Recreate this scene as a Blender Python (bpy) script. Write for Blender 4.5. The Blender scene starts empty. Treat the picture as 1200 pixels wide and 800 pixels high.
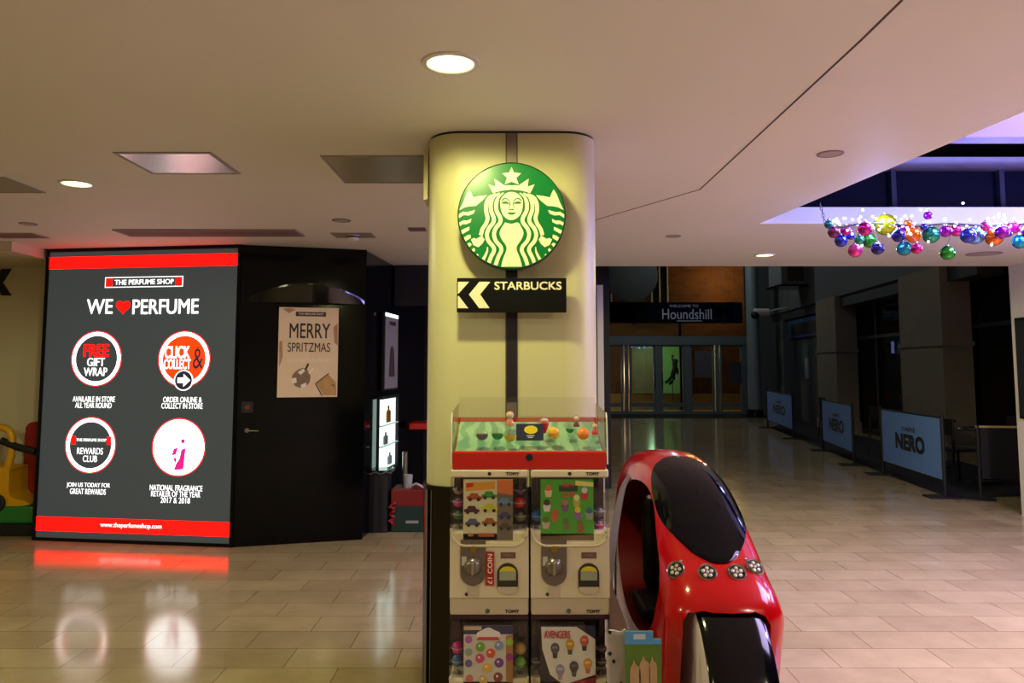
import bpy, bmesh, math, random
from mathutils import Vector, Matrix
from mathutils.bvhtree import BVHTree

random.seed(7)
S = bpy.context.scene
COL = S.collection
R = math.radians
PI = math.pi

# ------------------------------------------------------------------ camera
FOC, CX, CY = 900.0, 600.0, 354.0
CAMH = 1.58
PITCH = math.atan(76 / 900)
cam_d = bpy.data.cameras.new('camera')
cam_d.sensor_fit = 'HORIZONTAL'
cam_d.sensor_width = 36.0
cam_d.lens = 36.0 * FOC / 1200.0
cam_d.shift_y = -(400 - CY) / 1200.0
cam_d.clip_start = 0.05
cam_d.clip_end = 200
cam = bpy.data.objects.new('camera', cam_d)
COL.objects.link(cam)
cam.location = (0, 0, CAMH)
cam.rotation_euler = (R(90) + PITCH, 0, 0)
S.camera = cam

# ------------------------------------------------------------------ view / world
S.view_settings.view_transform = 'Standard'
S.view_settings.look = 'None'
S.view_settings.gamma = 1.0
S.view_settings.use_curve_mapping = False
S.view_settings.exposure = -0.1
W = bpy.data.worlds.new('night')
S.world = W
W.use_nodes = True
wb = W.node_tree.nodes['Background']
wb.inputs[0].default_value = (0.5, 0.55, 0.9, 1)
wb.inputs[1].default_value = 0.006

CEIL = 2.69


def lamp(name, kind, loc, energy, color, rot=(0, 0, 0), size=0.1, spot=150, size_y=None):
    d = bpy.data.lights.new(name, kind)
    d.energy = energy
    d.color = color
    if kind == 'AREA':
        d.shape = 'RECTANGLE'
        d.size = size
        d.size_y = size_y or size
    elif kind == 'SPOT':
        d.spot_size = R(spot)
        d.spot_blend = 0.25
        d.shadow_soft_size = size
    else:
        d.shadow_soft_size = size
    o = bpy.data.objects.new(name, d)
    COL.objects.link(o)
    o.location = loc
    o.rotation_euler = rot
    return o


WARM = (1.0, 0.96, 0.38)
WARM2 = (1.0, 0.97, 0.60)
# ceiling downlights, second row added fill lamps: (x, y, spot energy, colour)
DOWNLIGHTS_AND_FILLS = [(-0.225, 2.73, 66, WARM), (-2.64, 4.58, 82, WARM2), (2.51, 7.56, 115, WARM),
              (-2.6, -0.3, 92, WARM2), (2.9, -0.6, 140, (1.0, 0.88, 0.72)), (-3.6, 1.6, 92, WARM2), (4.0, 3.4, 310, (1.0, 0.88, 0.66))]
# blue-violet festive light coming through the atrium opening
lamp('atrium_wash', 'AREA', (4.6, 3.0, 4.4), 720, (0.68, 0.54, 1.0), (0, 0, 0), 3.0, size_y=3.0)
lamp('festive_side_wash', 'AREA', (5.4, 5.0, 2.5), 110, (0.36, 0.27, 1.0), (0, R(84), 0), 0.25, size_y=2.2)
lamp('garland_glow_a', 'POINT', (2.55, 5.25, 2.60), 28, (0.28, 0.36, 1.0), size=0.10)
lamp('garland_glow_b', 'POINT', (3.35, 5.25, 2.60), 34, (0.28, 0.36, 1.0), size=0.10)
lamp('garland_glow_c', 'POINT', (4.3, 5.3, 2.60), 34, (0.30, 0.35, 1.0), size=0.10)
lamp('entrance_fill', 'POINT', (5.2, 23.4, 5.7), 70, (0.8, 0.95, 1.0), size=0.2)  # added fill for the round column and door frames, no fitting here
# night street outside the entrance doors
lamp('street_lamp_glow', 'POINT', (9.1, 32.6, 5.5), 330, (1.0, 0.55, 0.15), size=0.3)
lamp('street_floor_glow', 'POINT', (2.6, 31.0, 1.3), 260, (1.0, 0.75, 0.4), size=0.3)
lamp('shop_window_glow', 'POINT', (5.9, 32.3, 2.2), 60, (0.65, 1.0, 0.45), size=0.2)
# dim bluish night light inside the dark hall
lamp('hall_glow', 'AREA', (4.2, 16.5, 5.6), 55, (0.85, 0.88, 1.0), (0, 0, 0), 2.5, size_y=14.0)


# ------------------------------------------------------------------ pixel helpers (reference frame 1200x800)
def ray(px, py):
    xc, yc = (px - CX) / FOC, (CY - py) / FOC
    c, s = math.cos(PITCH), math.sin(PITCH)
    return Vector((xc, c - s * yc, s + c * yc))


ORG = Vector((0, 0, CAMH))


def at(px, py, Y):
    d = ray(px, py)
    return ORG + d * (Y / d.y)


def atz(px, py, z):
    d = ray(px, py)
    return ORG + d * ((z - CAMH) / d.z)


def plane_uv(px, py, p0, ang):
    """pixel -> (u, z) on the vertical plane through p0 with heading ang"""
    d = ray(px, py)
    ux, uy = math.cos(ang), math.sin(ang)
    nx, ny = uy, -ux
    t = ((p0[0]) * nx + (p0[1]) * ny) / (d.x * nx + d.y * ny)
    p = ORG + d * t
    return ((p.x - p0[0]) * ux + (p.y - p0[1]) * uy, p.z)


# ------------------------------------------------------------------ materials
def lin(c):
    c = c / 255.0
    return c / 12.92 if c <= 0.04045 else ((c + 0.055) / 1.055) ** 2.4


def rgb(r, g, b):
    return (lin(r), lin(g), lin(b), 1)


MATS = {}


def mat(name, col, rough=0.5, metal=0.0, emit=0.0, ecol=None, vary=0.06, scale=8.0, coat=0.0, bump=0.0, spec=0.5):
    if name in MATS:
        return MATS[name]
    m = bpy.data.materials.new(name)
    m.use_nodes = True
    nt = m.node_tree
    b = nt.nodes['Principled BSDF']
    c = rgb(*col)
    tc = nt.nodes.new('ShaderNodeTexCoord')
    nz = nt.nodes.new('ShaderNodeTexNoise')
    nz.inputs['Scale'].default_value = scale
    nz.inputs['Detail'].default_value = 4
    nt.links.new(tc.outputs['Object'], nz.inputs['Vector'])
    mx = nt.nodes.new('ShaderNodeMix')
    mx.data_type = 'RGBA'
    mx.inputs['A'].default_value = tuple(max(0, v * (1 - vary)) for v in c[:3]) + (1,)
    mx.inputs['B'].default_value = tuple(min(1, v * (1 + vary)) for v in c[:3]) + (1,)
    nt.links.new(nz.outputs['Fac'], mx.inputs['Factor'])
    nt.links.new(mx.outputs['Result'], b.inputs['Base Color'])
    b.inputs['Roughness'].default_value = rough
    b.inputs['Metallic'].default_value = metal
    b.inputs['Specular IOR Level'].default_value = spec
    if coat:
        b.inputs['Coat Weight'].default_value = coat
        b.inputs['Coat Roughness'].default_value = 0.04
    if emit:
        b.inputs['Emission Color'].default_value = rgb(*(ecol or col))
        b.inputs['Emission Strength'].default_value = emit
    if bump:
        bp = nt.nodes.new('ShaderNodeBump')
        bp.inputs['Strength'].default_value = bump
        bp.inputs['Distance'].default_value = 0.01
        nt.links.new(nz.outputs['Fac'], bp.inputs['Height'])
        nt.links.new(bp.outputs['Normal'], b.inputs['Normal'])
    MATS[name] = m
    return m


def clear(name, tint=(255, 255, 255), gloss=0.12, rough=0.03, see=0.96):
    """thin clear plastic / glass: transparent with a fresnel gloss"""
    if name in MATS:
        return MATS[name]
    m = bpy.data.materials.new(name)
    m.use_nodes = True
    nt = m.node_tree
    for n in list(nt.nodes):
        nt.nodes.remove(n)
    out = nt.nodes.new('ShaderNodeOutputMaterial')
    tr = nt.nodes.new('ShaderNodeBsdfTransparent')
    c = rgb(*tint)
    tr.inputs[0].default_value = (c[0] * see, c[1] * see, c[2] * see, 1)
    gl = nt.nodes.new('ShaderNodeBsdfGlossy')
    gl.inputs['Roughness'].default_value = rough
    lw = nt.nodes.new('ShaderNodeLayerWeight')
    lw.inputs['Blend'].default_value = 0.5
    pw = nt.nodes.new('ShaderNodeMath')
    pw.operation = 'POWER'
    pw.inputs[1].default_value = 4.0
    nt.links.new(lw.outputs['Facing'], pw.inputs[0])
    ad = nt.nodes.new('ShaderNodeMath')
    ad.operation = 'MULTIPLY_ADD'
    ad.inputs[1].default_value = 0.45
    ad.inputs[2].default_value = 0.03 + gloss * 0.1
    ad.use_clamp = True
    nt.links.new(pw.outputs[0], ad.inputs[0])
    mx = nt.nodes.new('ShaderNodeMixShader')
    nt.links.new(ad.outputs[0], mx.inputs[0])
    nt.links.new(tr.outputs[0], mx.inputs[1])
    nt.links.new(gl.outputs[0], mx.inputs[2])
    nt.links.new(mx.outputs[0], out.inputs[0])
    MATS[name] = m
    return m


def floor_mat():
    m = bpy.data.materials.new('polished_stone_tiles')
    m.use_nodes = True
    nt = m.node_tree
    b = nt.nodes['Principled BSDF']
    tc = nt.nodes.new('ShaderNodeTexCoord')
    mp = nt.nodes.new('ShaderNodeMapping')
    mp.inputs['Location'].default_value = (0.03, 0.0, 0)
    nt.links.new(tc.outputs['Object'], mp.inputs['Vector'])
    br = nt.nodes.new('ShaderNodeTexBrick')
    br.offset = 0.5
    br.inputs['Scale'].default_value = 1.0
    br.inputs['Brick Width'].default_value = 0.59
    br.inputs['Row Height'].default_value = 0.28
    br.inputs['Mortar Size'].default_value = 0.0028
    br.inputs['Mortar Smooth'].default_value = 0.2
    br.inputs['Bias'].default_value = 0.0
    br.inputs['Color1'].default_value = rgb(184, 166, 128)
    br.inputs['Color2'].default_value = rgb(170, 151, 115)
    br.inputs['Mortar'].default_value = rgb(122, 104, 76)
    nt.links.new(mp.outputs[0], br.inputs['Vector'])
    n1 = nt.nodes.new('ShaderNodeTexNoise')
    n1.inputs['Scale'].default_value = 3.0
    n1.inputs['Detail'].default_value = 8
    n1.inputs['Roughness'].default_value = 0.65
    nt.links.new(tc.outputs['Object'], n1.inputs['Vector'])
    rp = nt.nodes.new('ShaderNodeValToRGB')
    rp.color_ramp.elements[0].position = 0.3
    rp.color_ramp.elements[0].color = (0.80, 0.78, 0.74, 1)
    rp.color_ramp.elements[1].position = 0.72
    rp.color_ramp.elements[1].color = (1.08, 1.07, 1.05, 1)
    nt.links.new(n1.outputs['Fac'], rp.inputs[0])
    mu = nt.nodes.new('ShaderNodeMix')
    mu.data_type = 'RGBA'
    mu.blend_type = 'MULTIPLY'
    mu.inputs['Factor'].default_value = 1
    nt.links.new(br.outputs['Color'], mu.inputs['A'])
    nt.links.new(rp.outputs['Color'], mu.inputs['B'])
    nt.links.new(mu.outputs['Result'], b.inputs['Base Color'])
    n2 = nt.nodes.new('ShaderNodeTexNoise')
    n2.inputs['Scale'].default_value = 1.7
    n2.inputs['Detail'].default_value = 5
    nt.links.new(tc.outputs['Object'], n2.inputs['Vector'])
    mr = nt.nodes.new('ShaderNodeMapRange')
    mr.inputs['To Min'].default_value = 0.08
    mr.inputs['To Max'].default_value = 0.17
    nt.links.new(n2.outputs['Fac'], mr.inputs['Value'])
    nt.links.new(mr.outputs[0], b.inputs['Roughness'])
    b.inputs['Specular IOR Level'].default_value = 0.62
    bp = nt.nodes.new('ShaderNodeBump')
    bp.inputs['Strength'].default_value = 0.25
    bp.inputs['Distance'].default_value = 0.002
    bp.invert = True
    nt.links.new(br.outputs['Fac'], bp.inputs['Height'])
    nt.links.new(bp.outputs['Normal'], b.inputs['Normal'])
    return m


def brick_mat(name, c1, c2, mortar, bw=0.23, rh=0.08):
    m = bpy.data.materials.new(name)
    m.use_nodes = True
    nt = m.node_tree
    b = nt.nodes['Principled BSDF']
    tc = nt.nodes.new('ShaderNodeTexCoord')
    mp = nt.nodes.new('ShaderNodeMapping')
    mp.inputs['Rotation'].default_value = (R(90), 0, 0)
    nt.links.new(tc.outputs['Object'], mp.inputs['Vector'])
    br = nt.nodes.new('ShaderNodeTexBrick')
    br.inputs['Scale'].default_value = 1
    br.inputs['Brick Width'].default_value = bw
    br.inputs['Row Height'].default_value = rh
    br.inputs['Mortar Size'].default_value = 0.006
    br.inputs['Color1'].default_value = rgb(*c1)
    br.inputs['Color2'].default_value = rgb(*c2)
    br.inputs['Mortar'].default_value = rgb(*mortar)
    nt.links.new(mp.outputs[0], br.inputs['Vector'])
    nt.links.new(br.outputs['Color'], b.inputs['Base Color'])
    b.inputs['Roughness'].default_value = 0.85
    return m


# ------------------------------------------------------------------ mesh builder
class MB:
    def __init__(self):
        self.bm = bmesh.new()
        self.ms = []

    def _m(self, m):
        if m is None:
            return 0
        if m not in self.ms:
            self.ms.append(m)
        return self.ms.index(m)

    def face(self, vs, mi=0, smooth=False):
        try:
            f = self.bm.faces.new(vs)
        except ValueError:
            return None
        f.material_index = mi
        f.smooth = smooth
        return f

    def box(self, x0, x1, y0, y1, z0, z1, bev=0.0, m=None, seg=2):
        mi = self._m(m)
        v = [self.bm.verts.new(p) for p in ((x0, y0, z0), (x1, y0, z0), (x1, y1, z0), (x0, y1, z0),
                                            (x0, y0, z1), (x1, y0, z1), (x1, y1, z1), (x0, y1, z1))]
        fs = [self.face([v[i] for i in q], mi) for q in ((3, 2, 1, 0), (4, 5, 6, 7), (0, 1, 5, 4), (1, 2, 6, 5),
                                                         (2, 3, 7, 6), (3, 0, 4, 7))]
        if bev:
            es = list({e for f in fs for e in f.edges})
            r = bmesh.ops.bevel(self.bm, geom=es, offset=bev, segments=seg, affect='EDGES', profile=0.5)
            for f in r['faces']:
                f.material_index = mi
        return self

    def prism(self, pts, d0, d1, axis='y', m=None, smooth=False):
        """polygon pts extruded: axis y -> pts are (x,z); axis z -> (x,y); axis x -> (y,z)"""
        mi = self._m(m)

        def P(p, d):
            return {'y': (p[0], d, p[1]), 'z': (p[0], p[1], d), 'x': (d, p[0], p[1])}[axis]
        a = [self.bm.verts.new(P(p, d0)) for p in pts]
        b = [self.bm.verts.new(P(p, d1)) for p in pts]
        self.face(a[::-1], mi)
        self.face(b, mi)
        n = len(pts)
        for i in range(n):
            self.face([a[i], a[(i + 1) % n], b[(i + 1) % n], b[i]], mi, smooth)
        return self

    def lathe(self, prof, c=(0, 0, 0), axis='z', seg=24, m=None, smooth=True, sx=1.0, sy=1.0, start=0.0, sweep=2 * PI, cap=True):
        """prof: (radius, height) pairs"""
        mi = self._m(m)
        c = Vector(c)
        rings = []
        full = sweep > 6.28
        cnt = seg if full else seg + 1
        for r, h in prof:
            ring = []
            for k in range(cnt):
                a = start + sweep * k / seg
                u, v = r * math.cos(a) * sx, r * math.sin(a) * sy
                p = {'z': (u, v, h), 'y': (u, h, v), 'x': (h, u, v)}[axis]
                ring.append(p)
            if r < 1e-6:
                rings.append([self.bm.verts.new(c + Vector(ring[0]))])
            else:
                rings.append([self.bm.verts.new(c + Vector(p)) for p in ring])
        for a, b in zip(rings, rings[1:]):
            for k in range(seg):
                k2 = (k + 1) % cnt
                if len(a) == 1 and len(b) == 1:
                    continue
                if len(a) == 1:
                    self.face([a[0], b[k], b[k2]], mi, smooth)
                elif len(b) == 1:
                    self.face([a[k], a[k2], b[0]], mi, smooth)
                else:
                    self.face([a[k], a[k2], b[k2], b[k]], mi, smooth)
        for rg, rev in ((rings[0], True), (rings[-1], False)):
            if len(rg) > 2 and full and cap:
                self.face(rg[::-1] if rev else rg, mi)
        return self

    def cyl(self, c, r, h, axis='z', seg=24, m=None, bev=0.0):
        if bev:
            return self.lathe([(r - bev, 0), (r, bev), (r, h - bev), (r - bev, h)], c, axis, seg, m)
        return self.lathe([(r, 0), (r, h)], c, axis, seg, m)

    def sphere(self, c, r, seg=20, m=None, sc=(1, 1, 1)):
        mi = self._m(m)
        rr = bmesh.ops.create_uvsphere(self.bm, u_segments=seg, v_segments=max(6, seg // 2), radius=r)
        for v in rr['verts']:
            v.co = Vector((v.co.x * sc[0], v.co.y * sc[1], v.co.z * sc[2])) + Vector(c)
            for f in v.link_faces:
                f.smooth = True
                f.material_index = mi
        return self

    def tube(self, path, r, seg=8, m=None, closed=False):
        mi = self._m(m)
        path = [Vector(p) for p in path]
        n = len(path)
        rings = []
        for i, p in enumerate(path):
            if closed:
                t = path[(i + 1) % n] - path[i - 1]
            else:
                t = path[min(i + 1, n - 1)] - path[max(i - 1, 0)]
            t.normalize()
            up = Vector((0, 0, 1)) if abs(t.z) < 0.9 else Vector((1, 0, 0))
            a = t.cross(up).normalized()
            b = a.cross(t)
            rings.append([self.bm.verts.new(p + a * r * math.cos(2 * PI * k / seg) + b * r * math.sin(2 * PI * k / seg))
                          for k in range(seg)])
        m_ = n if closed else n - 1
        for i in range(m_):
            A, B = rings[i], rings[(i + 1) % n]
            for k in range(seg):
                self.face([A[k], A[(k + 1) % seg], B[(k + 1) % seg], B[k]], mi, True)
        if not closed:
            self.face(rings[0][::-1], mi)
            self.face(rings[-1], mi)
        return self

    def build(self, name, m=None, parent=None, recalc=True):
        if recalc:
            bmesh.ops.recalc_face_normals(self.bm, faces=self.bm.faces)
        anysm = any(f.smooth for f in self.bm.faces)
        me = bpy.data.meshes.new(name)
        self.bm.to_mesh(me)
        self.bm.free()
        if anysm:
            me.set_sharp_from_angle(angle=R(38))
        if m is not None:
            me.materials.append(m)
        else:
            for k in self.ms:
                me.materials.append(k)
        o = bpy.data.objects.new(name, me)
        COL.objects.link(o)
        if parent:
            o.parent = parent
        return o


def tag(o, label, cat, group=None, kind=None):
    o['label'] = label
    o['category'] = cat
    if group:
        o['group'] = group
    if kind:
        o['kind'] = kind
    return o


def thing(name, label, cat, loc=(0, 0, 0), rz=0.0, group=None):
    o = bpy.data.objects.new(name, None)
    o.empty_display_size = 0.1
    COL.objects.link(o)
    o.location = loc
    o.rotation_euler = (0, 0, rz)
    return tag(o, label, cat, group)


def struct(o):
    o['kind'] = 'structure'
    return o


def dup(root, loc, label=None, rz=None, group=None):
    r = root.copy()
    COL.objects.link(r)
    r.location = loc
    if rz is not None:
        r.rotation_euler = (0, 0, rz)
    if label:
        r['label'] = label
    if group:
        r['group'] = group
    for ch in list(root.children):
        c = ch.copy()
        COL.objects.link(c)
        c.parent = r
        for g in list(ch.children):
            d = g.copy()
            COL.objects.link(d)
            d.parent = c
    return r


def text(s, m, parent, x, z, w=None, h=None, y=0.0, bold=0.0, ext=0.0006, name='lettering', shear=0.0, rot=0.0, space=1.0):
    """flat raised lettering facing -Y, centred at (x, z)"""
    cu = bpy.data.curves.new('txt', 'FONT')
    cu.body = s
    cu.shear = shear
    cu.space_character = space
    cu.resolution_u = 4
    cu.fill_mode = 'BOTH' if hasattr(cu, 'fill_mode') else cu.fill_mode
    cu.extrude = 0.01
    o = bpy.data.objects.new('txt', cu)
    COL.objects.link(o)
    dg = bpy.context.evaluated_depsgraph_get()
    me = bpy.data.meshes.new_from_object(o.evaluated_get(dg))
    bpy.data.objects.remove(o)
    xs = [v.co.x for v in me.vertices]
    ys = [v.co.y for v in me.vertices]
    cw, chh = max(xs) - min(xs), max(ys) - min(ys)
    sx = (w / cw) if w else None
    sz = (h / chh) if h else None
    sx = sx or sz
    sz = sz or sx
    mx_, my_ = (max(xs) + min(xs)) / 2, (max(ys) + min(ys)) / 2
    cr, sr = math.cos(rot), math.sin(rot)
    for v in me.vertices:
        a, b = (v.co.x - mx_) * sx, (v.co.y - my_) * sz
        v.co = Vector((x + a * cr - b * sr, y - v.co.z / 0.01 * ext, z + a * sr + b * cr))
    if bold > 0:
        bm = bmesh.new()
        d = min(bold, 0.05) * 0.9 * min(sx, sz)
        for i_, (ddx, ddz) in enumerate(((d, d), (d, -d), (-d, d), (-d, -d))):
            n0 = len(bm.verts)
            bm.from_mesh(me)
            bm.verts.ensure_lookup_table()
            for v in bm.verts[n0:]:
                v.co.x += ddx
                v.co.z += ddz
                v.co.y -= 0.00012 * i_
        bm.to_mesh(me)
        bm.free()
    me.materials.clear()
    me.materials.append(m)
    ob = bpy.data.objects.new(name, me)
    COL.objects.link(ob)
    ob.parent = parent
    return ob


def circ(x, z, r, n=40, a0=0.0, a1=2 * PI, rz=None):
    rz = rz or r
    full = abs(a1 - a0 - 2 * PI) < 1e-6
    return [(x + r * math.cos(a0 + (a1 - a0) * k / (n if full else n - 1)),
             z + rz * math.sin(a0 + (a1 - a0) * k / (n if full else n - 1))) for k in range(n)]


def rrect(x0, x1, z0, z1, r, n=6):
    out = []
    for cx, cz, a in ((x1 - r, z0 + r, -PI / 2), (x1 - r, z1 - r, 0), (x0 + r, z1 - r, PI / 2), (x0 + r, z0 + r, PI)):
        for k in range(n + 1):
            t = a + PI / 2 * k / n
            out.append((cx + r * math.cos(t), cz + r * math.sin(t)))
    return out


def ringmesh(mb, x, z, r0, r1, y0, y1, n=48, m=None):
    """flat annulus facing -Y"""
    return mb.lathe([(r0, y1), (r0, y0), (r1, y0), (r1, y1), (r0, y1)], (x, 0, z), 'y', n, m, smooth=False, cap=False)


def catmull(pts, sub=5, closed=False):
    out = []
    n = len(pts)
    rng = n if closed else n - 1
    for i in range(rng):
        p0 = pts[(i - 1) % n] if closed or i > 0 else pts[0]
        p1, p2 = pts[i], pts[(i + 1) % n]
        p3 = pts[(i + 2) % n] if closed or i + 2 < n else pts[-1]
        for k in range(sub):
            t = k / sub
            out.append(tuple(0.5 * ((2 * b) + (-a + c) * t + (2 * a - 5 * b + 4 * c - d) * t * t + (-a + 3 * b - 3 * c + d) * t ** 3)
                             for a, b, c, d in zip(p0, p1, p2, p3)))
    if not closed:
        out.append(tuple(pts[-1]))
    return out


# ------------------------------------------------------------------ shared materials
M_white = mat('white_paint', (214, 208, 200), 0.7, vary=0.03, scale=3)
M_ceil = mat('ceiling_plaster', (224, 219, 212), 0.62, vary=0.03, scale=1.5)
M_cream = mat('cream_wall_paint', (206, 196, 160), 0.65, vary=0.04, scale=2)
M_black = mat('black_gloss_cladding', (5, 5, 7), 0.15, vary=0.1, scale=2, spec=0.25)
M_blackmat = mat('black_matt', (9, 9, 10), 0.7, vary=0.2, scale=6)
M_dark = mat('dark_grey_metal', (34, 34, 36), 0.4, 0.6)
M_steel = mat('brushed_steel', (150, 146, 138), 0.3, 1.0)
M_red = mat('red_plastic', (205, 18, 10), 0.3, vary=0.04)
M_clear = clear('clear_plastic')
M_glass = clear('window_glass', (190, 200, 205), 0.1, 0.02, 0.9)

# =================================================================== STRUCTURE
struct(MB().box(-9, 11, -5, 36, -0.1, 0).build('floor', floor_mat()))

# low ceiling with the skewed atrium opening on the right
SOF = 8.42
eA = atz(890, 262, CEIL)
eB = atz(1200, 131, CEIL)
ed = (eB - eA).normalized()
eC = eA + ed * 9.5
cb = MB()
cb.prism([(-9, -5), (eC.x, -5), (eC.x, eC.y), (eA.x, eA.y), (eA.x, SOF), (-9, SOF)], CEIL, CEIL + 0.13, 'z')
cb.prism([(eA.x, eA.y), (11, eA.y), (11, SOF), (eA.x, SOF)], CEIL, CEIL + 0.13, 'z')
struct(cb.build('ceiling', M_ceil))
# joint groove in the plaster
gv = [atz(1057, 0, CEIL), atz(1010, 46, CEIL), atz(820, 222, CEIL), atz(700, 257, CEIL), atz(640, 275, CEIL)]
g = MB()
for a, b in zip(gv, gv[1:]):
    d = (b - a).normalized() * 0.0
    n = Vector((-(b - a).y, (b - a).x, 0)).normalized() * 0.0045
    g.prism([((a + n).x, (a + n).y), ((b + n).x, (b + n).y), ((b - n).x, (b - n).y), ((a - n).x, (a - n).y)],
            CEIL - 0.0015, CEIL + 0.01, 'z')
struct(g.build('trim_1', mat('shadow_gap', (70, 56, 58), 0.8)))

# atrium: levels seen up through the opening
M_lil = mat('atrium_white_board', (210, 206, 220), 0.6)
a = MB()
a.box(2.0, 11, 5.95, 6.15, CEIL + 0.13, 2.83)
struct(a.build('trim_2', M_lil))
a = MB()
a.box(2.2, 11, 6.55, 6.9, 3.215, 3.40)
struct(a.build('trim_3', M_lil))
a = MB()
a.box(2.45, 11, 4.95, 5.1, 3.09, 4.6)
struct(a.build('trim_4', mat('atrium_grey_board', (128, 116, 140), 0.6)))
# dark glazing of the upper gallery
gl = MB()
gl.box(2.0, 11, 6.32, 6.35, 2.83, 3.215)
o = gl.build('window_1', mat('dark_gallery_glazing', (14, 16, 30), 0.15))
struct(o)
mm = MB()
for x in (3.15, 4.05, 5.0, 6.0):
    mm.box(x, x + 0.04, 6.27, 6.33, 2.83, 3.215)
mm.build('mullion', mat('gallery_mullion', (40, 42, 60), 0.5), o)
bl = MB()
bl.box(2.2, 11, 7.2, 7.3, 3.3, 5.5)
struct(bl.build('wall_gallery', mat('dark_gallery_wall', (10, 9, 12), 0.8)))

# left cream wall behind the lightbox and its dropped soffit
struct(MB().box(-9, -4.0, 7.85, 8.05, 0, CEIL).build('wall_left', M_cream))
struct(MB().box(-9, -4.42, 6.72, 7.85, 2.6, CEIL - 0.001).build('trim_5', M_cream))
# dark back of the shop and high hall enclosure
struct(MB().box(-4.0, 1.3, 10.2, 10.4, 0, 3.4).build('wall_shop_back', M_blackmat))
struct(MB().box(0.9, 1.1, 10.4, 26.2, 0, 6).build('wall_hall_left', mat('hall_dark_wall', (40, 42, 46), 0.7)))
struct(MB().box(1.1, 1.18, 9.9, 10.1, 0, 2.64).build('trim_6', M_white))
struct(MB().box(-9, 11, -5.2, -5, 0, CEIL).build('wall_back', M_cream))
struct(MB().box(-9.2, -9, -5, 7.85, 0, CEIL).build('wall_side', M_cream))
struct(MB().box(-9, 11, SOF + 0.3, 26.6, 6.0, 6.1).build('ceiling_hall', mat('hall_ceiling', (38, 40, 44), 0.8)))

# side wall of the hall (the cafe front): x = 6.2 + 0.1 y
WA = math.atan2(1, 0.1)


def wall_pt(px):
    """depth on the cafe wall line seen at image column px"""
    k = (px - 600) / 900.0
    Y = 6.2 / (k - 0.1)
    return Y


def strip(mb, y0, y1, z0, z1, dx0, dx1, m=None):
    """box lying along the cafe wall between depths y0..y1, offset dx0..dx1 to the right of the line"""
    pts = [(6.2 + 0.1 * y0 + dx0, y0), (6.2 + 0.1 * y0 + dx1, y0), (6.2 + 0.1 * y1 + dx1, y1), (6.2 + 0.1 * y1 + dx0, y1)]
    mb.prism(pts, z0, z1, 'z', m)


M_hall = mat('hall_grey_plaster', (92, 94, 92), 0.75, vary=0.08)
M_pil = mat('sandstone_pilaster', (132, 120, 98), 0.85, vary=0.18, scale=2.5, bump=0.2)
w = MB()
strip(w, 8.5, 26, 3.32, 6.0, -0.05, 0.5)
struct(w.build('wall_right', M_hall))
w = MB()
strip(w, 12.2, 26, 3.06, 3.34, 0.02, 0.5)
struct(w.build('trim_7', mat('dark_fascia', (52, 52, 50), 0.7)))
for i, (p0, p1) in enumerate(((985, 962), (1112, 1062))):
    w = MB()
    strip(w, wall_pt(p0), wall_pt(p1), 0, 3.34, -0.12, 0.4)
    strip(w, wall_pt(p0) - 0.06, wall_pt(p1) + 0.06, 0, 0.25, -0.17, 0.42)
    strip(w, wall_pt(p0) - 0.05, wall_pt(p1) + 0.05, 1.95, 2.02, -0.15, 0.42)
    struct(w.build('trim_%d' % (8 + i), M_pil))
# recessed dark cafe glazing
w = MB()
strip(w, 8.5, wall_pt(962), 0, 3.3, 1.1, 1.2)
struct(w.build('wall_cafe', mat('dark_cafe_interior', (14, 13, 20), 0.35, vary=0.3, scale=1.2)))
w = MB()
for yy in (9.0, 10.4, 11.9, 16.3, 17.7):
    strip(w, yy, yy + 0.07, 0, 3.3, 0.42, 0.5)
strip(w, 8.5, 20, 2.25, 2.32, 0.42, 0.5)
strip(w, 8.5, 20, 0.0, 0.12, 0.42, 0.5)
o = w.build('window_2', mat('dark_shopfront_frame', (38, 38, 52), 0.45))
struct(o)
w = MB()
strip(w, 8.5, 20, 0.12, 3.3, 0.45, 0.46)
w.build('pane', clear('dark_glass', (120, 125, 150), 0.1, 0.05, 0.6), o)
# pale window surround inside the cafe front
w = MB()
y0, y1 = 9.9, 11.4
for (a0, a1, b0, b1) in ((y0, y0 + 0.09, 0.9, 2.0), (y1 - 0.09, y1, 0.9, 2.0), (y0, y1, 1.92, 2.0)):
    strip(w, a0, a1, b0, b1, 0.9, 1.08)
struct(w.build('window_3', mat('pale_cafe_window_frame', (70, 74, 100), 0.5)))
# service door with blue sign band
w = MB()
strip(w, wall_pt(957), wall_pt(921), 0, 2.45, 0.12, 0.2)
o = struct(w.build('door_1', mat('grey_service_door', (58, 60, 66), 0.5)))
w = MB()
strip(w, wall_pt(940) - 0.2, wall_pt(940) + 0.15, 1.25, 1.85, 0.09, 0.13)
w.build('vision_panel', mat('door_vision_panel', (140, 145, 150), 0.3), o)
w = MB()
strip(w, wall_pt(960), wall_pt(921), 2.45, 3.0, 0.05, 0.2)
o = tag(w.build('door_sign', mat('blue_sign_band', (40, 66, 110), 0.5)),
        'blue sign band over the grey service door beside the far pilaster', 'sign')
w = MB()
strip(w, wall_pt(957), wall_pt(926), 2.55, 2.88, 0.03, 0.06)
w.build('sign_plate', mat('dark_sign_plate', (26, 24, 24), 0.5), o)
w = MB()
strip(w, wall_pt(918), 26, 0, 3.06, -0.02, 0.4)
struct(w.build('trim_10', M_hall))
w = MB()
strip(w, wall_pt(962), wall_pt(918), 0, 3.1, 0.3, 0.4)
struct(w.build('trim_11', M_blackmat))

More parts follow.
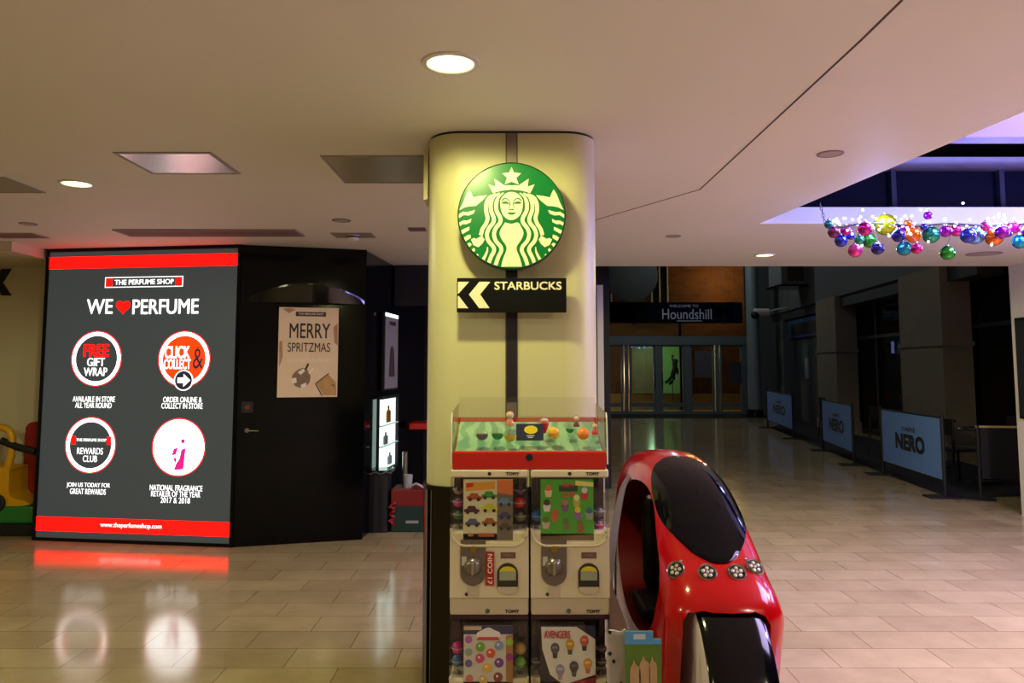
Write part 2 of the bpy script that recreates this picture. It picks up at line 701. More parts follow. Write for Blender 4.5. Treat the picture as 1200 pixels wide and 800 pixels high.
# white pier at the right edge with a dark panel on it
PX = 586 / 900 * 8.4
struct(MB().box(PX, PX + 0.9, 8.0, 8.4, 0, CEIL).build('wall_pier', M_white))
o = thing('notice_board', 'dark framed panel on the white pier at the right edge of the photo', 'panel', (PX - 0.001, 8.18, 1.03))
MB().box(-0.02, 0.0, -0.14, 0.14, 0, 1.08, 0.004).build('frame', M_dark, o)
MB().box(-0.024, -0.018, -0.12, 0.12, 0.03, 1.05).build('board', mat('dark_notice_board', (40, 42, 46), 0.3), o)

# ------------------------------------------------------------------- entrance glazing at y = 26
YD = 26.0
M_alu = mat('grey_green_aluminium', (112, 124, 122), 0.45, 0.3)


def dx_(px):
    return at(px, 430, YD).x


def dz_(py):
    return at(600, py, YD).z


mull = [703, 733.5, 771, 805, 840, 873]
zt, zb = dz_(398), dz_(474)
w = MB()
w.box(dx_(700), dx_(880), YD - 0.12, YD + 0.12, dz_(404), zt + 0.02)
w.box(dx_(700), dx_(880), YD - 0.12, YD + 0.12, 0, 0.12)
for p in mull:
    ww = 0.06 if p in (733.5, 840) else 0.10
    w.box(dx_(p) - ww, dx_(p) + ww, YD - 0.08, YD + 0.08, 0, dz_(402))
w.box(dx_(697), dx_(876), YD - 0.05, YD + 0.05, zt + 0.02, zt + 0.12)
frame = struct(w.build('window_4', M_alu))
MB().box(dx_(697), dx_(876), YD - 0.01, YD + 0.01, zt + 0.1, 6.0).build('pane', M_glass, frame)
for i in range(5):
    a0, a1 = dx_(mull[i]) + 0.10, dx_(mull[i + 1]) - 0.10
    d = MB()
    d.box(a0, a0 + 0.06, YD - 0.03, YD + 0.03, 0.12, dz_(404))
    d.box(a1 - 0.06, a1, YD - 0.03, YD + 0.03, 0.12, dz_(404))
    d.box(a0 + 0.06, a1 - 0.06, YD - 0.03, YD + 0.03, dz_(472.5) - 0.12, dz_(472.5) + 0.02)
    d.box(a0 + 0.06, a1 - 0.06, YD - 0.03, YD + 0.03, dz_(404) - 0.06, dz_(404))
    o = struct(d.build('door_%d' % (i + 2), M_alu))
    MB().box(a0 + 0.06, a1 - 0.06, YD - 0.008, YD + 0.008, 0.14, dz_(404) - 0.06).build('pane', M_glass, o)
    if i in (1, 2):
        MB().box(a0 + (0.02 if i == 2 else (a1 - a0) - 0.05), a0 + (0.05 if i == 2 else (a1 - a0) - 0.02), YD - 0.09, YD - 0.06, 0.9, 1.4).build('handle', M_dark, o)
# dark mat/step in front of the doors
struct(MB().box(dx_(700), dx_(890), YD - 1.9, YD - 0.15, 0, 0.015).build('trim_12', mat('entrance_matting', (22, 26, 28), 0.9)))
# grey round column beside the doors
cx_ = (882.5 - 600) / 900 * 24.6
o = thing('round_column', 'slim grey round column right of the glass entrance doors', 'column', (cx_, 24.6, 0))
MB().lathe([(0.2, 0), (0.2, 6.0)], (0, 0, 0), 'z', 28).build('shaft', mat('grey_column_paint', (128, 140, 140), 0.5), o)
MB().lathe([(0.2, 0), (0.26, 0.0), (0.26, 0.22), (0.2, 0.25)], (0, 0, 0), 'z', 28).build('base_collar', M_dark, o)

# street beyond the glass
M_brick = brick_mat('street_brick', (120, 70, 38), (96, 54, 30), (120, 96, 70), 0.5, 0.18)
struct(MB().box(-3, 14, 34.0, 34.3, 0, 9).build('wall_street', M_brick))
ws = MB()
for x0, x1, z0, z1 in ((6.2, 6.9, 3.9, 6.2), (3.9, 4.4, 4.2, 6.0)):
    ws.box(x0, x1, 33.9, 34.02, z0, z1, 0.0, M_dark)
    for k in range(3):
        ws.box(x0 + (x1 - x0) * k / 2.0 - 0.03, x0 + (x1 - x0) * k / 2.0 + 0.03, 33.85, 33.92, z0, z1, 0.0, M_white)
    ws.box(x0 - 0.1, x1 + 0.5, 33.7, 34.0, z0 - 0.15, z0, 0.0, mat('stone_sill', (150, 130, 90), 0.8))
struct(ws.build('window_5', None))
struct(MB().box(7.95, 9.6, 26.0, 26.2, 0, 6).build('wall_hall_end', M_hall))
struct(MB().box(-2, 13, 33.6, 33.95, 0, 0.42).build('trim_16', mat('street_stone_plinth', (170, 130, 74), 0.8, vary=0.2)))
ws = MB()
ws.box(dx_(703.5), dx_(872), YD + 0.02, YD + 0.04, dz_(378.5), dz_(354))
o = tag(ws.build('fascia_banner', mat('navy_fascia_board', (24, 28, 74), 0.5)),
        'navy banner across the entrance glazing behind the Houndshill lettering', 'banner')
struct(MB().box(6.45, 7.5, 33.4, 33.5, 0.45, 2.55).build('window_6', mat('green_lit_display', (120, 170, 90), 0.6, emit=0.34, ecol=(140, 175, 100), vary=0.3, scale=2.0)))
struct(MB().box(5.2, 6.3, 33.4, 33.5, 0.45, 2.55).build('window_7', mat('olive_lit_display', (120, 110, 80), 0.6, emit=0.2, ecol=(150, 140, 90), vary=0.4, scale=2.0)))
o = thing('display_figure', 'small dark leaning figure against the green-lit shop window outside the doors', 'mannequin', (6.85, 33.0, 1.05))
b = MB()
b.sphere((0.16, 0, 0.78), 0.11)
b.tube(catmull([(0.12, 0, 0.7), (0.12, 0, 0.45), (0.02, 0, 0.2)], 4), 0.11)
b.tube(catmull([(0.02, 0, 0.22), (-0.1, 0, 0.02), (-0.3, 0, -0.14)], 4), 0.06)
b.tube(catmull([(0.06, 0, 0.22), (0.06, 0, 0.0), (-0.14, 0, -0.2)], 4), 0.06)
b.tube(catmull([(0.13, 0, 0.66), (0.24, 0, 0.4), (0.22, 0, 0.2)], 4), 0.04)
b.tube(catmull([(0.1, 0, 0.66), (0.02, 0, 0.9), (0.06, 0, 1.05)], 4), 0.035)
b.build('body', M_blackmat, o)
MB().lathe([(0.16, -1.05), (0.16, -1.01), (0.015, -0.99), (0.015, -0.1), (0.0, -0.1)], (0.02, 0.0, 0), 'z', 12).build('stand', M_dark, o)
# disc-shaped dark hanging screen above the doors, inside
o = thing('hanging_disc', 'large dark grey disc hanging in the glazing above the left entrance doors', 'decoration', ((740 - 600) / 900 * 25.2, 25.2, at(0, 322, 25.2).z))
MB().lathe([(0, -0.03), (0.86, -0.03), (0.9, 0), (0.86, 0.03), (0, 0.03)], (0, 0, 0), 'y', 48).build('disc', mat('grey_mesh_disc', (62, 62, 60), 0.95, vary=0.3, scale=40), o)
MB().box(-0.006, 0.006, -0.006, 0.006, 0.88, 1.35).build('hanging_wire', M_steel, o)
# lettering on the glazing
o = thing('window_lettering', 'white Houndshill lettering on the glazing above the entrance doors', 'sign', (dx_(806), YD - 0.03, 0))
M_let = mat('frosted_lettering', (170, 176, 200), 0.5, emit=0.03)
text('Houndshill', M_let, o, 0, dz_(368), w=(834 - 776) / 900 * YD, h=(374 - 362) / 900 * YD, bold=0.0)
text('WELCOME TO', M_let, o, -0.1, dz_(358.5), w=(822 - 788) / 900 * YD, h=3 / 900 * YD)
MB().box(-0.35, 0.5, -0.002, 0.0, dz_(376.4), dz_(375.6)).build('underline', M_let, o)
# notice in the fourth door
o = tag(MB().box(dx_(814), dx_(833), YD - 0.05, YD - 0.04, dz_(442), dz_(411)).build('notice_poster', mat('grey_notice_paper', (92, 90, 96), 0.7, vary=0.25, scale=6)),
        'pale notice sheet stuck inside the fourth glass entrance door', 'poster')
o = tag(MB().box(dx_(854), dx_(868), YD - 0.05, YD - 0.04, dz_(449), dz_(424)).build('notice_poster', mat('dim_notice_paper', (60, 58, 62), 0.7, vary=0.5, scale=5)),
        'dim notice sheet stuck inside the rightmost glass entrance door', 'poster')
# a string of blue-white lights outside
o = thing('festive_lights', 'row of blue-white festive lights seen through the second entrance door', 'lights', (4.9, 29.5, 2.42))
for k in range(12):
    MB().sphere((-0.5 + k * 0.1 + random.uniform(-.02, .02), 0, random.uniform(-0.12, 0.06)), 0.035, 8).build('bulb', mat('blue_white_bulb', (150, 190, 255), 0.4, emit=4.0, ecol=(130, 180, 255)), o)
MB().tube([(-0.55, 0, 0.05), (0, 0, 0.0), (0.65, 0, 0.05)], 0.008).build('wire', M_dark, o)
for xx in (-0.55, 0.65):
    MB().tube([(xx, 0, -2.42), (xx, 0, 0.06)], 0.02).build('pole', M_dark, o)
# street lamp heads
o = thing('street_lamp', 'white twin street lamp seen through the glazing above the doors', 'lamp', ((797 - 600) / 900 * 29.0, 29.0, 0))
MB().tube([(0, 0, 0), (0, 0, 3.85)], 0.05).build('post', M_dark, o)
for s in (-1, 1):
    MB().sphere((s * 0.14, 0, 3.9), 0.07, 12, sc=(1.5, 1, 0.7)).build('lamp_head', mat('lit_lamp_head', (255, 250, 230), 0.4, emit=5), o)
MB().tube([(-0.2, 0, 3.83), (0.2, 0, 3.83)], 0.02).build('crossbar', M_dark, o)

# hall fittings: cctv camera and box sign on the bulkhead
p = at(893, 366, 23.5)
o = thing('security_camera', 'white wall-mounted security camera beside the round grey column', 'camera', p)
MB().lathe([(0.05, -0.25), (0.12, -0.24), (0.12, 0.2), (0.1, 0.22), (0, 0.22)], (0, 0, 0), 'x', 16).build('housing', M_white, o)
MB().sphere((-0.22, -0.02, -0.08), 0.13, 14).build('dome', M_dark, o)
MB().tube([(0.1, 0, 0), (0.5, 0.05, 0.1), (0.82, 0.1, 0.15)], 0.03).build('bracket', M_white, o)
p = at(931, 336, 21.5)
o = thing('box_sign', 'white box sign with dark lower edge high on the hall bulkhead', 'sign', p)
MB().box(-0.42, 0.42, -0.15, 0.9, 0.05, 0.75, 0.02).build('casing', mat('grey_box_casing', (110, 112, 112), 0.5), o)
MB().box(-0.25, 0.2, -0.17, -0.14, 0.15, 0.7).build('face', mat('brown_box_face', (62, 56, 50), 0.4), o)
MB().box(-0.5, 0.5, -0.2, 0.9, 0.0, 0.05).build('ledge', M_black, o)

# dark floor of the cafe seating area
struct(MB().prism([(5.3, 9.35), (7.2, 9.9), (8.7, 24), (6.75, 20.2), (5.5, 11.3)], 0.0, 0.006, 'z').build('trim_13', mat('dark_cafe_carpet', (24, 20, 26), 0.9)))

# =================================================================== CEILING FITTINGS
M_glow = mat('downlight_diffuser', (255, 250, 215), 0.5, emit=3.2, ecol=(255, 244, 170))
DL = [('bright round downlight in the ceiling in front of the pillar', 0.105), ('bright round downlight in the ceiling above the lightbox sign', 0.10),
      ('bright round downlight near the far edge of the ceiling, left of the baubles', 0.10),
      ('added fill lamp behind the camera on the left', 0.1), ('added fill lamp behind the camera on the right', 0.1),
      ('added fill lamp far left out of view', 0.1), ('round fill lamp added over the right floor', 0.1)]
for (x, y, en, c), (lab, r) in zip(DOWNLIGHTS_AND_FILLS, DL):
    if y > 2.5:
        o = thing('downlight', lab, 'light', (x, y, CEIL), group='lit ceiling downlights')  # the added fill over the right floor gets a fixture too
        MB().lathe([(r * 0.80, 0.0), (r * 0.84, -0.008), (r, -0.006), (r * 1.02, 0.0)], (0, 0, 0), 'z', 40).build('trim_ring', M_white, o)
        MB().lathe([(0, -0.004), (r * 0.8, -0.004), (r * 0.8, 0.002)], (0, 0, 0), 'z', 40).build('diffuser', M_glow, o)
    lamp('downlight_or_fill', 'SPOT', (x, y, CEIL - 0.03), en, c, (0, 0, 0), 0.06, 178)

M_panel = mat('satin_hatch_panel', (232, 228, 236), 0.25, 0.7)
M_edge = mat('hatch_frame', (150, 140, 138), 0.5)


def hatch(lab, x0, x1, y0, y1, m, name='ceiling_hatch'):
    o = thing(name, lab, 'hatch', ((x0 + x1) / 2, (y0 + y1) / 2, CEIL))
    hx, hy = (x1 - x0) / 2, (y1 - y0) / 2
    f = MB()
    t = 0.018
    f.box(-hx, hx, -hy, -hy + t, -0.006, 0.002)
    f.box(-hx, hx, hy - t, hy, -0.006, 0.002)
    f.box(-hx, -hx + t, -hy + t, hy - t, -0.006, 0.002)
    f.box(hx - t, hx, -hy + t, hy - t, -0.006, 0.002)
    f.build('frame', M_edge, o)
    MB().box(-hx + t, hx - t, -hy + t, hy - t, -0.004, 0.002).build('panel', m, o)
    return o


hatch('square reflective ceiling panel shining above the lightbox sign', -2.07, -1.56, 3.90, 4.34, M_panel)
hatch('square greyish ceiling panel left of the pillar top', -1.01, -0.44, 3.96, 4.56, mat('dull_hatch_panel', (170, 164, 140), 0.3, 0.4))
hatch('ceiling panel cut by the left edge of the photo', -3.5, -2.97, 4.42, 4.82, mat('grey_hatch_panel', (158, 150, 140), 0.35, 0.3))
hatch('small dark ceiling hatch at the far left above the cream soffit', -4.4, -3.98, 6.3, 6.55, mat('dark_hatch', (120, 90, 86), 0.5))
o = thing('air_vent', 'long slot air vent in the ceiling above the lightbox sign', 'vent', (-2.49, 6.28, CEIL))
v = MB()
v.box(-0.74, 0.74, -0.15, -0.13, -0.012, 0)
v.box(-0.74, 0.74, 0.13, 0.15, -0.012, 0)
v.box(-0.74, -0.72, -0.13, 0.13, -0.012, 0)
v.box(0.72, 0.74, -0.13, 0.13, -0.012, 0)
v.build('frame', mat('vent_frame', (150, 128, 132), 0.6), o)
for k in range(4):
    MB().box(-0.72, 0.72, -0.115 + k * 0.065, -0.085 + k * 0.065, -0.010, 0.0).build('louvre', mat('vent_louvre', (140, 116, 118), 0.6), o)
MB().box(-0.72, 0.72, -0.13, 0.13, -0.003, 0.0005).build('backing', mat('vent_backing', (92, 78, 82), 0.8), o)
for lab, px, py, r, c in (('small dark round blank in the ceiling at far left above the lightbox', 33, 262, 0.065, (120, 104, 110)),
                          ('small round ceiling sensor left of the smoke detector', 400, 258, 0.07, (104, 90, 100)),
                          ('round flush ceiling speaker on the lilac ceiling right of the pillar', 973, 180, 0.068, (140, 122, 128)),
                          ('small round ceiling disc between pillar and far downlight', 789, 276.5, 0.065, (130, 112, 116)),
                          ('round ceiling disc below the right end of the bauble garland', 1153, 297, 0.16, (140, 118, 122))):
    p = atz(px, py, CEIL)
    o = thing('ceiling_disc', lab, 'ceiling fitting', p)
    MB().lathe([(r * 0.84, 0.0), (r * 0.86, -0.006), (r, -0.004), (r, 0.001)], (0, 0, 0), 'z', 28).build('rim', mat('disc_rim_%d' % px, c, 0.6), o)
    MB().lathe([(0, -0.003), (r * 0.85, -0.003), (r * 0.85, 0.001)], (0, 0, 0), 'z', 28).build('cover', mat('disc_cover', (172, 158, 160), 0.6), o)
p = atz(414, 275, CEIL)
o = thing('smoke_detector', 'smoke detector on a square plate in the ceiling left of the pillar', 'smoke detector', p)
MB().box(-0.17, 0.17, -0.1, 0.13, -0.006, 0.001).build('plate', mat('detector_plate', (140, 130, 124), 0.6), o)
MB().lathe([(0.055, -0.006), (0.055, -0.03), (0.04, -0.05), (0.02, -0.056), (0, -0.056)], (0, 0, 0), 'z', 20).build('head', M_white, o)
MB().lathe([(0.056, -0.016), (0.057, -0.022), (0.056, -0.028)], (0, 0, 0), 'z', 20).build('slot_band', M_dark, o)
p = atz(489, 268, CEIL)
o = thing('ceiling_disc', 'small dark square ceiling plate right beside the left edge of the pillar', 'ceiling fitting', p)
MB().box(-0.07, 0.07, -0.06, 0.06, -0.012, 0.001, 0.004).build('cover', mat('dark_square_plate', (110, 92, 100), 0.6), o)

# =================================================================== PILLAR
PF = 3.54
o = pillar = thing('pillar', 'cream rounded pillar with dark metal base carrying the round green sign', 'pillar', (0, PF + 0.40, 0))
M_pillar = mat('pillar_cream_panel', (202, 197, 152), 0.42, vary=0.02, scale=2)
outer = rrect(-0.405, 0.405, -0.40, 0.40, 0.165, 10)
s = MB()
s.prism(outer, 1.04, CEIL - 0.012, 'z', smooth=True)
shaft = s.build('shaft', M_pillar, o)
MB().prism(rrect(-0.40, 0.40, -0.395, 0.395, 0.16, 10), CEIL - 0.012, CEIL, 'z').build('shadow_gap', M_blackmat, o)
MB().prism(rrect(-0.417, 0.417, -0.412, 0.412, 0.17, 10), 0, 1.02, 'z', smooth=True).build('base_cladding', mat('bronze_base_cladding', (46, 42, 30), 0.25, 0.8), o)
MB().prism(rrect(-0.420, 0.420, -0.415, 0.415, 0.17, 10), 1.02, 1.04, 'z', smooth=True).build('metal_band', mat('dark_metal_band', (40, 34, 28), 0.3, 0.8), o)
x0, x1 = -0.030, 0.026
ch = MB()
ch.box(x0, x1, -0.4035, -0.392, 1.04, CEIL - 0.012)
ch.build('channel', mat('pillar_channel_grey', (128, 116, 104), 0.45, 0.5), o)
ch = MB()
ch.box(x0, x0 + 0.006, -0.406, -0.392, 1.04, CEIL - 0.012)
ch.box(x1 - 0.004, x1, -0.406, -0.392, 1.04, CEIL - 0.012)
ch.build('channel_edge', mat('channel_edge', (88, 74, 62), 0.4, 0.3), o)
MB().box(x0 + 0.006, x1 - 0.004, -0.4045, -0.4034, 1.42, 2.05).build('channel_insert', mat('black_channel_insert', (26, 24, 34), 0.4), o)
tr = MB()
for xx in (-0.395, -0.372):
    tr.box(xx, xx + 0.008, -0.36, -0.33, 0, 1.02)
tr.build('corner_trim', M_steel, o)

o = thing('edge_sign', 'thin cream sign seen edge-on at the top left of the pillar', 'sign', (-0.43, 3.86, 2.41))
MB().box(-0.012, 0.012, -0.09, 0.09, 0, 0.25, 0.003).build('panel', M_cream, o)
MB().box(-0.002, 0.024, -0.02, 0.02, 0.05, 0.2).build('bracket', M_steel, o)

# =================================================================== ROUND SIGN
YS = PF - 0.125
sc_ = at(599.5, 252.5, YS)
RAD = 64.6 / 900 * YS / math.cos(0) * 0.995
o = thing('round_sign', 'round green sign with cream crowned siren emblem on the pillar', 'sign', (sc_.x, YS, sc_.z))
MB().lathe([(0, 0.0), (RAD * 0.985, 0.0), (RAD * 0.985, 0.03), (0, 0.03)], (0, 0, 0), 'y', 72).build('face', mat('sign_green', (6, 112, 54), 0.28, vary=0.05, spec=0.3), o)
MB().lathe([(RAD * 0.983, -0.002), (RAD, 0.0), (RAD, 0.045), (RAD * 0.983, 0.045), (RAD * 0.983, -0.002)], (0, 0, 0), 'y', 72, cap=False).build('rim', mat('sign_dark_green_rim', (10, 44, 30), 0.35), o)
M_em = mat('emblem_cream', (236, 228, 196), 0.4, vary=0.02)
M_grn = MATS['sign_green']
sm = MB()


def E(p):
    return ((p[0] - 459) / 368.0 * RAD, (412 - p[1]) / 368.0 * RAD)


def clipd(p):
    r = math.hypot(*p)
    k = RAD * 0.972
    return p if r <= k else (p[0] * k / r, p[1] * k / r)


def epoly(mb, pts, mirror=False, y0=-0.0028, y1=0.001):
    q = [clipd(E(p)) for p in pts]
    mb.prism(q, y0, y1, 'y')
    if mirror:
        mb.prism([(-x, z) for x, z in q][::-1], y0, y1, 'y')


def ribbon(mb, pts, w, mirror=True, y0=-0.0028):
    c = catmull(pts, 5)
    L, Rr = [], []
    for i, p in enumerate(c):
        a, b = c[max(i - 1, 0)], c[min(i + 1, len(c) - 1)]
        t = Vector((b[0] - a[0], b[1] - a[1]))
        t.normalize()
        ww = w(i / (len(c) - 1)) if callable(w) else w
        L.append((p[0] - t.y * ww / 2, p[1] + t.x * ww / 2))
        Rr.append((p[0] + t.y * ww / 2, p[1] - t.x * ww / 2))
    epoly(mb, L + Rr[::-1], mirror, y0)


epoly(sm, [(459, 78), (476, 116), (523, 121), (490, 152), (507, 197), (459, 178), (412, 197), (428, 152), (396, 121), (442, 116)])
epoly(sm, [(459, 206), (436, 203), (412, 206), (398, 196), (342, 158), (350, 214), (302, 197), (332, 258), (390, 241), (459, 233),
           (528, 241), (586, 258), (616, 197), (568, 214), (576, 158), (520, 196), (506, 206), (482, 203)])
epoly(sm, catmull([(459, 250), (500, 262), (532, 300), (535, 345), (524, 395), (496, 430), (459, 444), (422, 430), (394, 395), (383, 345), (386, 300), (418, 262)], 4, True))
epoly(sm, catmull([(416, 460), (459, 470), (502, 460), (524, 492), (540, 530), (528, 572), (497, 618), (494, 650), (512, 695), (524, 735), (530, 768)], 3)
      + [(388, 768)] + catmull([(394, 735), (406, 695), (424, 650), (421, 618), (390, 572), (378, 530), (394, 492), (416, 460)], 3)[:-1])
tw = lambda t: 26 * min(1, 0.25 + t * 5)
ribbon(sm, [(404, 256), (370, 285), (355, 330), (358, 380), (383, 430), (380, 462), (352, 500), (340, 540), (352, 585), (384, 625), (389, 655), (368, 700), (348, 762)], tw)
ribbon(sm, [(378, 256), (338, 285), (318, 330), (320, 380), (338, 430), (334, 462), (306, 500), (292, 540), (302, 585), (334, 625), (340, 655), (318, 700), (300, 750)], tw)
ribbon(sm, [(350, 262), (310, 288), (288, 330), (286, 380), (296, 430), (284, 470), (262, 505), (250, 548)], tw)
ribbon(sm, [(296, 628), (294, 655), (280, 690), (262, 722)], lambda t: 6 + 18 * t)
epoly(sm, [(184, 576), (206, 566), (220, 573), (258, 550), (276, 578), (262, 604), (234, 630), (200, 614)], True)
epoly(sm, [(102, 376), (132, 318), (150, 268), (172, 232), (186, 258), (198, 288), (240, 278), (292, 272), (262, 308), (216, 346), (178, 348), (140, 356)], True)
for b in ([(92, 404), (130, 386), (160, 389), (210, 374), (200, 399), (168, 412), (132, 409), (93, 430)],
          [(94, 462), (132, 446), (160, 447), (186, 434), (180, 458), (152, 472), (128, 471), (102, 486)],
          [(108, 518), (145, 500), (174, 489), (171, 513), (146, 527), (118, 543)],
          [(130, 567), (158, 549), (180, 543), (182, 565), (162, 579), (143, 590)],
          [(153, 610), (178, 597), (189, 612), (168, 632)], [(186, 650), (205, 633), (214, 650), (201, 664)],
          [(216, 686), (229, 673), (237, 685), (227, 694)]):
    epoly(sm, b, True)
sm.build('emblem', M_em, o)
fm = MB()
# brows, eyes, nose and mouth in green
ribbon(fm, [(392, 312), (410, 296), (432, 300), (447, 324), (444, 352), (438, 366)], lambda t: 9 - 5 * t, True, -0.0034)
epoly(fm, catmull([(390, 326), (408, 316), (430, 318), (444, 334), (424, 332), (404, 332)], 3, True), True, -0.0034)
epoly(fm, [(440, 372), (450, 378), (459, 375), (468, 378), (478, 372), (468, 366), (459, 370), (450, 366)], False, -0.0034)
epoly(fm, catmull([(430, 394), (448, 390), (459, 393), (470, 390), (488, 394), (472, 406), (446, 406)], 3, True), False, -0.0034)
fm.build('face_lines', M_grn, o)
br = MB()
br.box(-0.03, 0.03, 0.03, 0.13, 0.08, 0.14)
br.box(-0.03, 0.03, 0.03, 0.13, -0.14, -0.08)
br.build('bracket', M_dark, o)

# =================================================================== DIRECTION SIGN
YF = PF - 0.11
pa, pb = at(535.3, 365.6, YF), at(663.7, 325.6, YF)
fw, fh = pb.x - pa.x, pb.z - pa.z
o = thing('direction_sign', 'black rectangular sign with cream arrows and lettering under the round sign', 'sign', (pa.x, YF, pa.z))
MB().box(0, fw, 0, 0.035, 0, fh, 0.002).build('panel', mat('sign_black', (5, 5, 7), 0.5, spec=0.15), o)


def FS(px, py):
    return ((px - 210) / (982 - 210) * fw, (450 - py) / (450 - 213) * fh)


c = MB()
c.prism([FS(*p) for p in ((445, 240), (368, 240), (295, 328), (368, 423), (441, 423), (374, 328))], -0.003, 0.001, 'y')
c.prism([FS(*p) for p in ((217, 240), (295, 240), (222, 322), (217, 322))], -0.003, 0.001, 'y')
c.prism([FS(*p) for p in ((217, 342), (222, 336), (290, 423), (217, 423))], -0.003, 0.001, 'y')
c.build('arrow', M_em, o)
xc_, zc_ = FS(711, 267)
text('STARBUCKS', M_em, o, xc_, zc_, w=(946 - 476) / 772 * fw, h=54 / 237 * fh, y=-0.001, bold=0.022)
b = MB()
b.box(fw * 0.45, fw * 0.55, 0.035, 0.115, fh * 0.3, fh * 0.7)
b.build('bracket', M_dark, o)

# =================================================================== LIGHTBOX SIGN
L0, L1 = atz(37, 633, 0.0), atz(272, 641.5, 0.0)
LA = math.atan2(L1.y - L0.y, L1.x - L0.x)
LW = math.hypot(L1.x - L0.x, L1.y - L0.y)


def U(px, py):
    return plane_uv(px, py, (L0.x, L0.y), LA)


o = box = thing('lightbox_sign', 'tall backlit dark grey lightbox sign with red bands and four round emblems', 'sign', (L0.x, L0.y, 0), LA)
M_lb = mat('backlit_dark_grey', (50, 54, 58), 0.35, emit=0.62, ecol=(70, 76, 76), vary=0.04, scale=1.2)
M_lr = mat('backlit_red', (255, 16, 10), 0.4, emit=2.6, ecol=(255, 10, 6), vary=0.01)
M_lw = mat('backlit_white', (255, 255, 255), 0.4, emit=3.6, ecol=(250, 252, 255), vary=0.01)
M_lt = mat('backlit_lettering', (255, 255, 255), 0.4, emit=1.5, ecol=(250, 252, 255), vary=0.01)
M_lo = mat('backlit_orange', (255, 60, 10), 0.4, emit=1.1, ecol=(255, 62, 8), vary=0.01)
M_lp = mat('backlit_pink', (225, 20, 140), 0.4, emit=0.9, ecol=(225, 30, 140), vary=0.2, scale=30)
M_ld = mat('backlit_charcoal', (44, 40, 60), 0.4, emit=0.4, ecol=(52, 48, 70), vary=0.02)
ztop = U(57, 288)[1]
ztop = min(ztop, CEIL - 0.012)
f = MB()
f.box(0, LW, 0.0, 0.16, 0, 0.03)
f.box(0, LW, 0.0, 0.16, ztop - 0.02, ztop)
f.box(0, 0.03, 0.0, 0.16, 0.03, ztop - 0.02)
f.box(LW - 0.03, LW, 0.0, 0.16, 0.03, ztop - 0.02)
f.build('frame', M_black, o)
MB().box(0.03, LW - 0.03, 0.012, 0.15, 0.03, ztop - 0.02).build('lit_panel', M_lb, o)
YP = 0.010


def band(py0, py1, py2, py3):
    z0 = (U(58, py0)[1] + U(282, py1)[1]) / 2
    z1 = (U(58, py2)[1] + U(282, py3)[1]) / 2
    MB().box(0.03, LW - 0.03, YP - 0.001, 0.013, z0, z1).build('red_band', M_lr, o)


band(313.5, 312.5, 299.5, 298)
zb0 = U(155, 625.5)[1]
zb1 = U(155, 608.5)[1]
MB().box(0.03, LW - 0.03, YP - 0.001, 0.013, zb0, zb1).build('red_band', M_lr, o)
PXM = LW / 235.0  # metres per pixel on the sign


def LT(s, px, py, wpx, hpx, m=None, bold=0.0, y=YP):
    u, z = U(px, py)
    return text(s, m or M_lt, o, u, z, w=wpx * PXM, h=hpx * PXM, y=y, bold=bold, ext=0.0015)


# shop name plate
u0, z0 = U(122, 337)
u1, z1 = U(214, 323)
nm = MB()
e = 0.9 * PXM
nm.box(u0, u1, YP - 0.001, 0.013, z0, z0 + e)
nm.box(u0, u1, YP - 0.001, 0.013, z1 - e, z1)
nm.box(u0, u0 + e, YP - 0.001, 0.013, z0 + e, z1 - e)
nm.box(u1 - e, u1, YP - 0.001, 0.013, z0 + e, z1 - e)
nm.build('name_plate_border', M_lt, o)
MB().box(u0 + e, u0 + 8.6 * PXM, YP - 0.001, 0.013, z0 + e, z1 - e).build('name_plate_end', M_lr, o)
MB().box(u1 - 8.6 * PXM, u1 - e, YP - 0.001, 0.013, z0 + e, z1 - e).build('name_plate_end', M_lr, o)
LT('THE PERFUME SHOP', 168, 330, 71, 5.4, bold=0.008)
LT('WE', 116, 359, 31, 16, bold=0.012)
LT('PERFUME', 193, 359, 78, 16, bold=0.012)
hu, hz = U(143.5, 359)
k = 8.6 * PXM
heart = [(hu + k * 0.062 * 16 * math.sin(t) ** 3, hz + k * 0.062 * (13 * math.cos(t) - 5 * math.cos(2 * t) - 2 * math.cos(3 * t) - math.cos(4 * t)))
         for t in [2 * PI * i / 40 for i in range(40)]]
MB().prism(heart, YP - 0.001, 0.013, 'y').build('heart', M_lr, o)


def badge(px, py, rp, inner):
    u, z = U(px, py)
    r = rp * PXM
    b = MB()
    ringmesh(b, u, z, r * 0.965, r, YP - 0.001, 0.013)
    b.build('badge_rim', M_lr, o)
    if inner == 'full':
        MB().prism(circ(u, z, r * 0.962, 56), YP - 0.0005, 0.013, 'y').build('badge_disc', M_lw, o)
    else:
        b = MB()
        ringmesh(b, u, z, r * 0.83, r * 0.965, YP - 0.0005, 0.013)
        b.build('badge_ring', M_lw, o)
    if inner == 'orange':
        MB().prism(circ(u, z, r * 0.828, 56), YP - 0.0002, 0.013, 'y').build('badge_disc', M_lo, o)


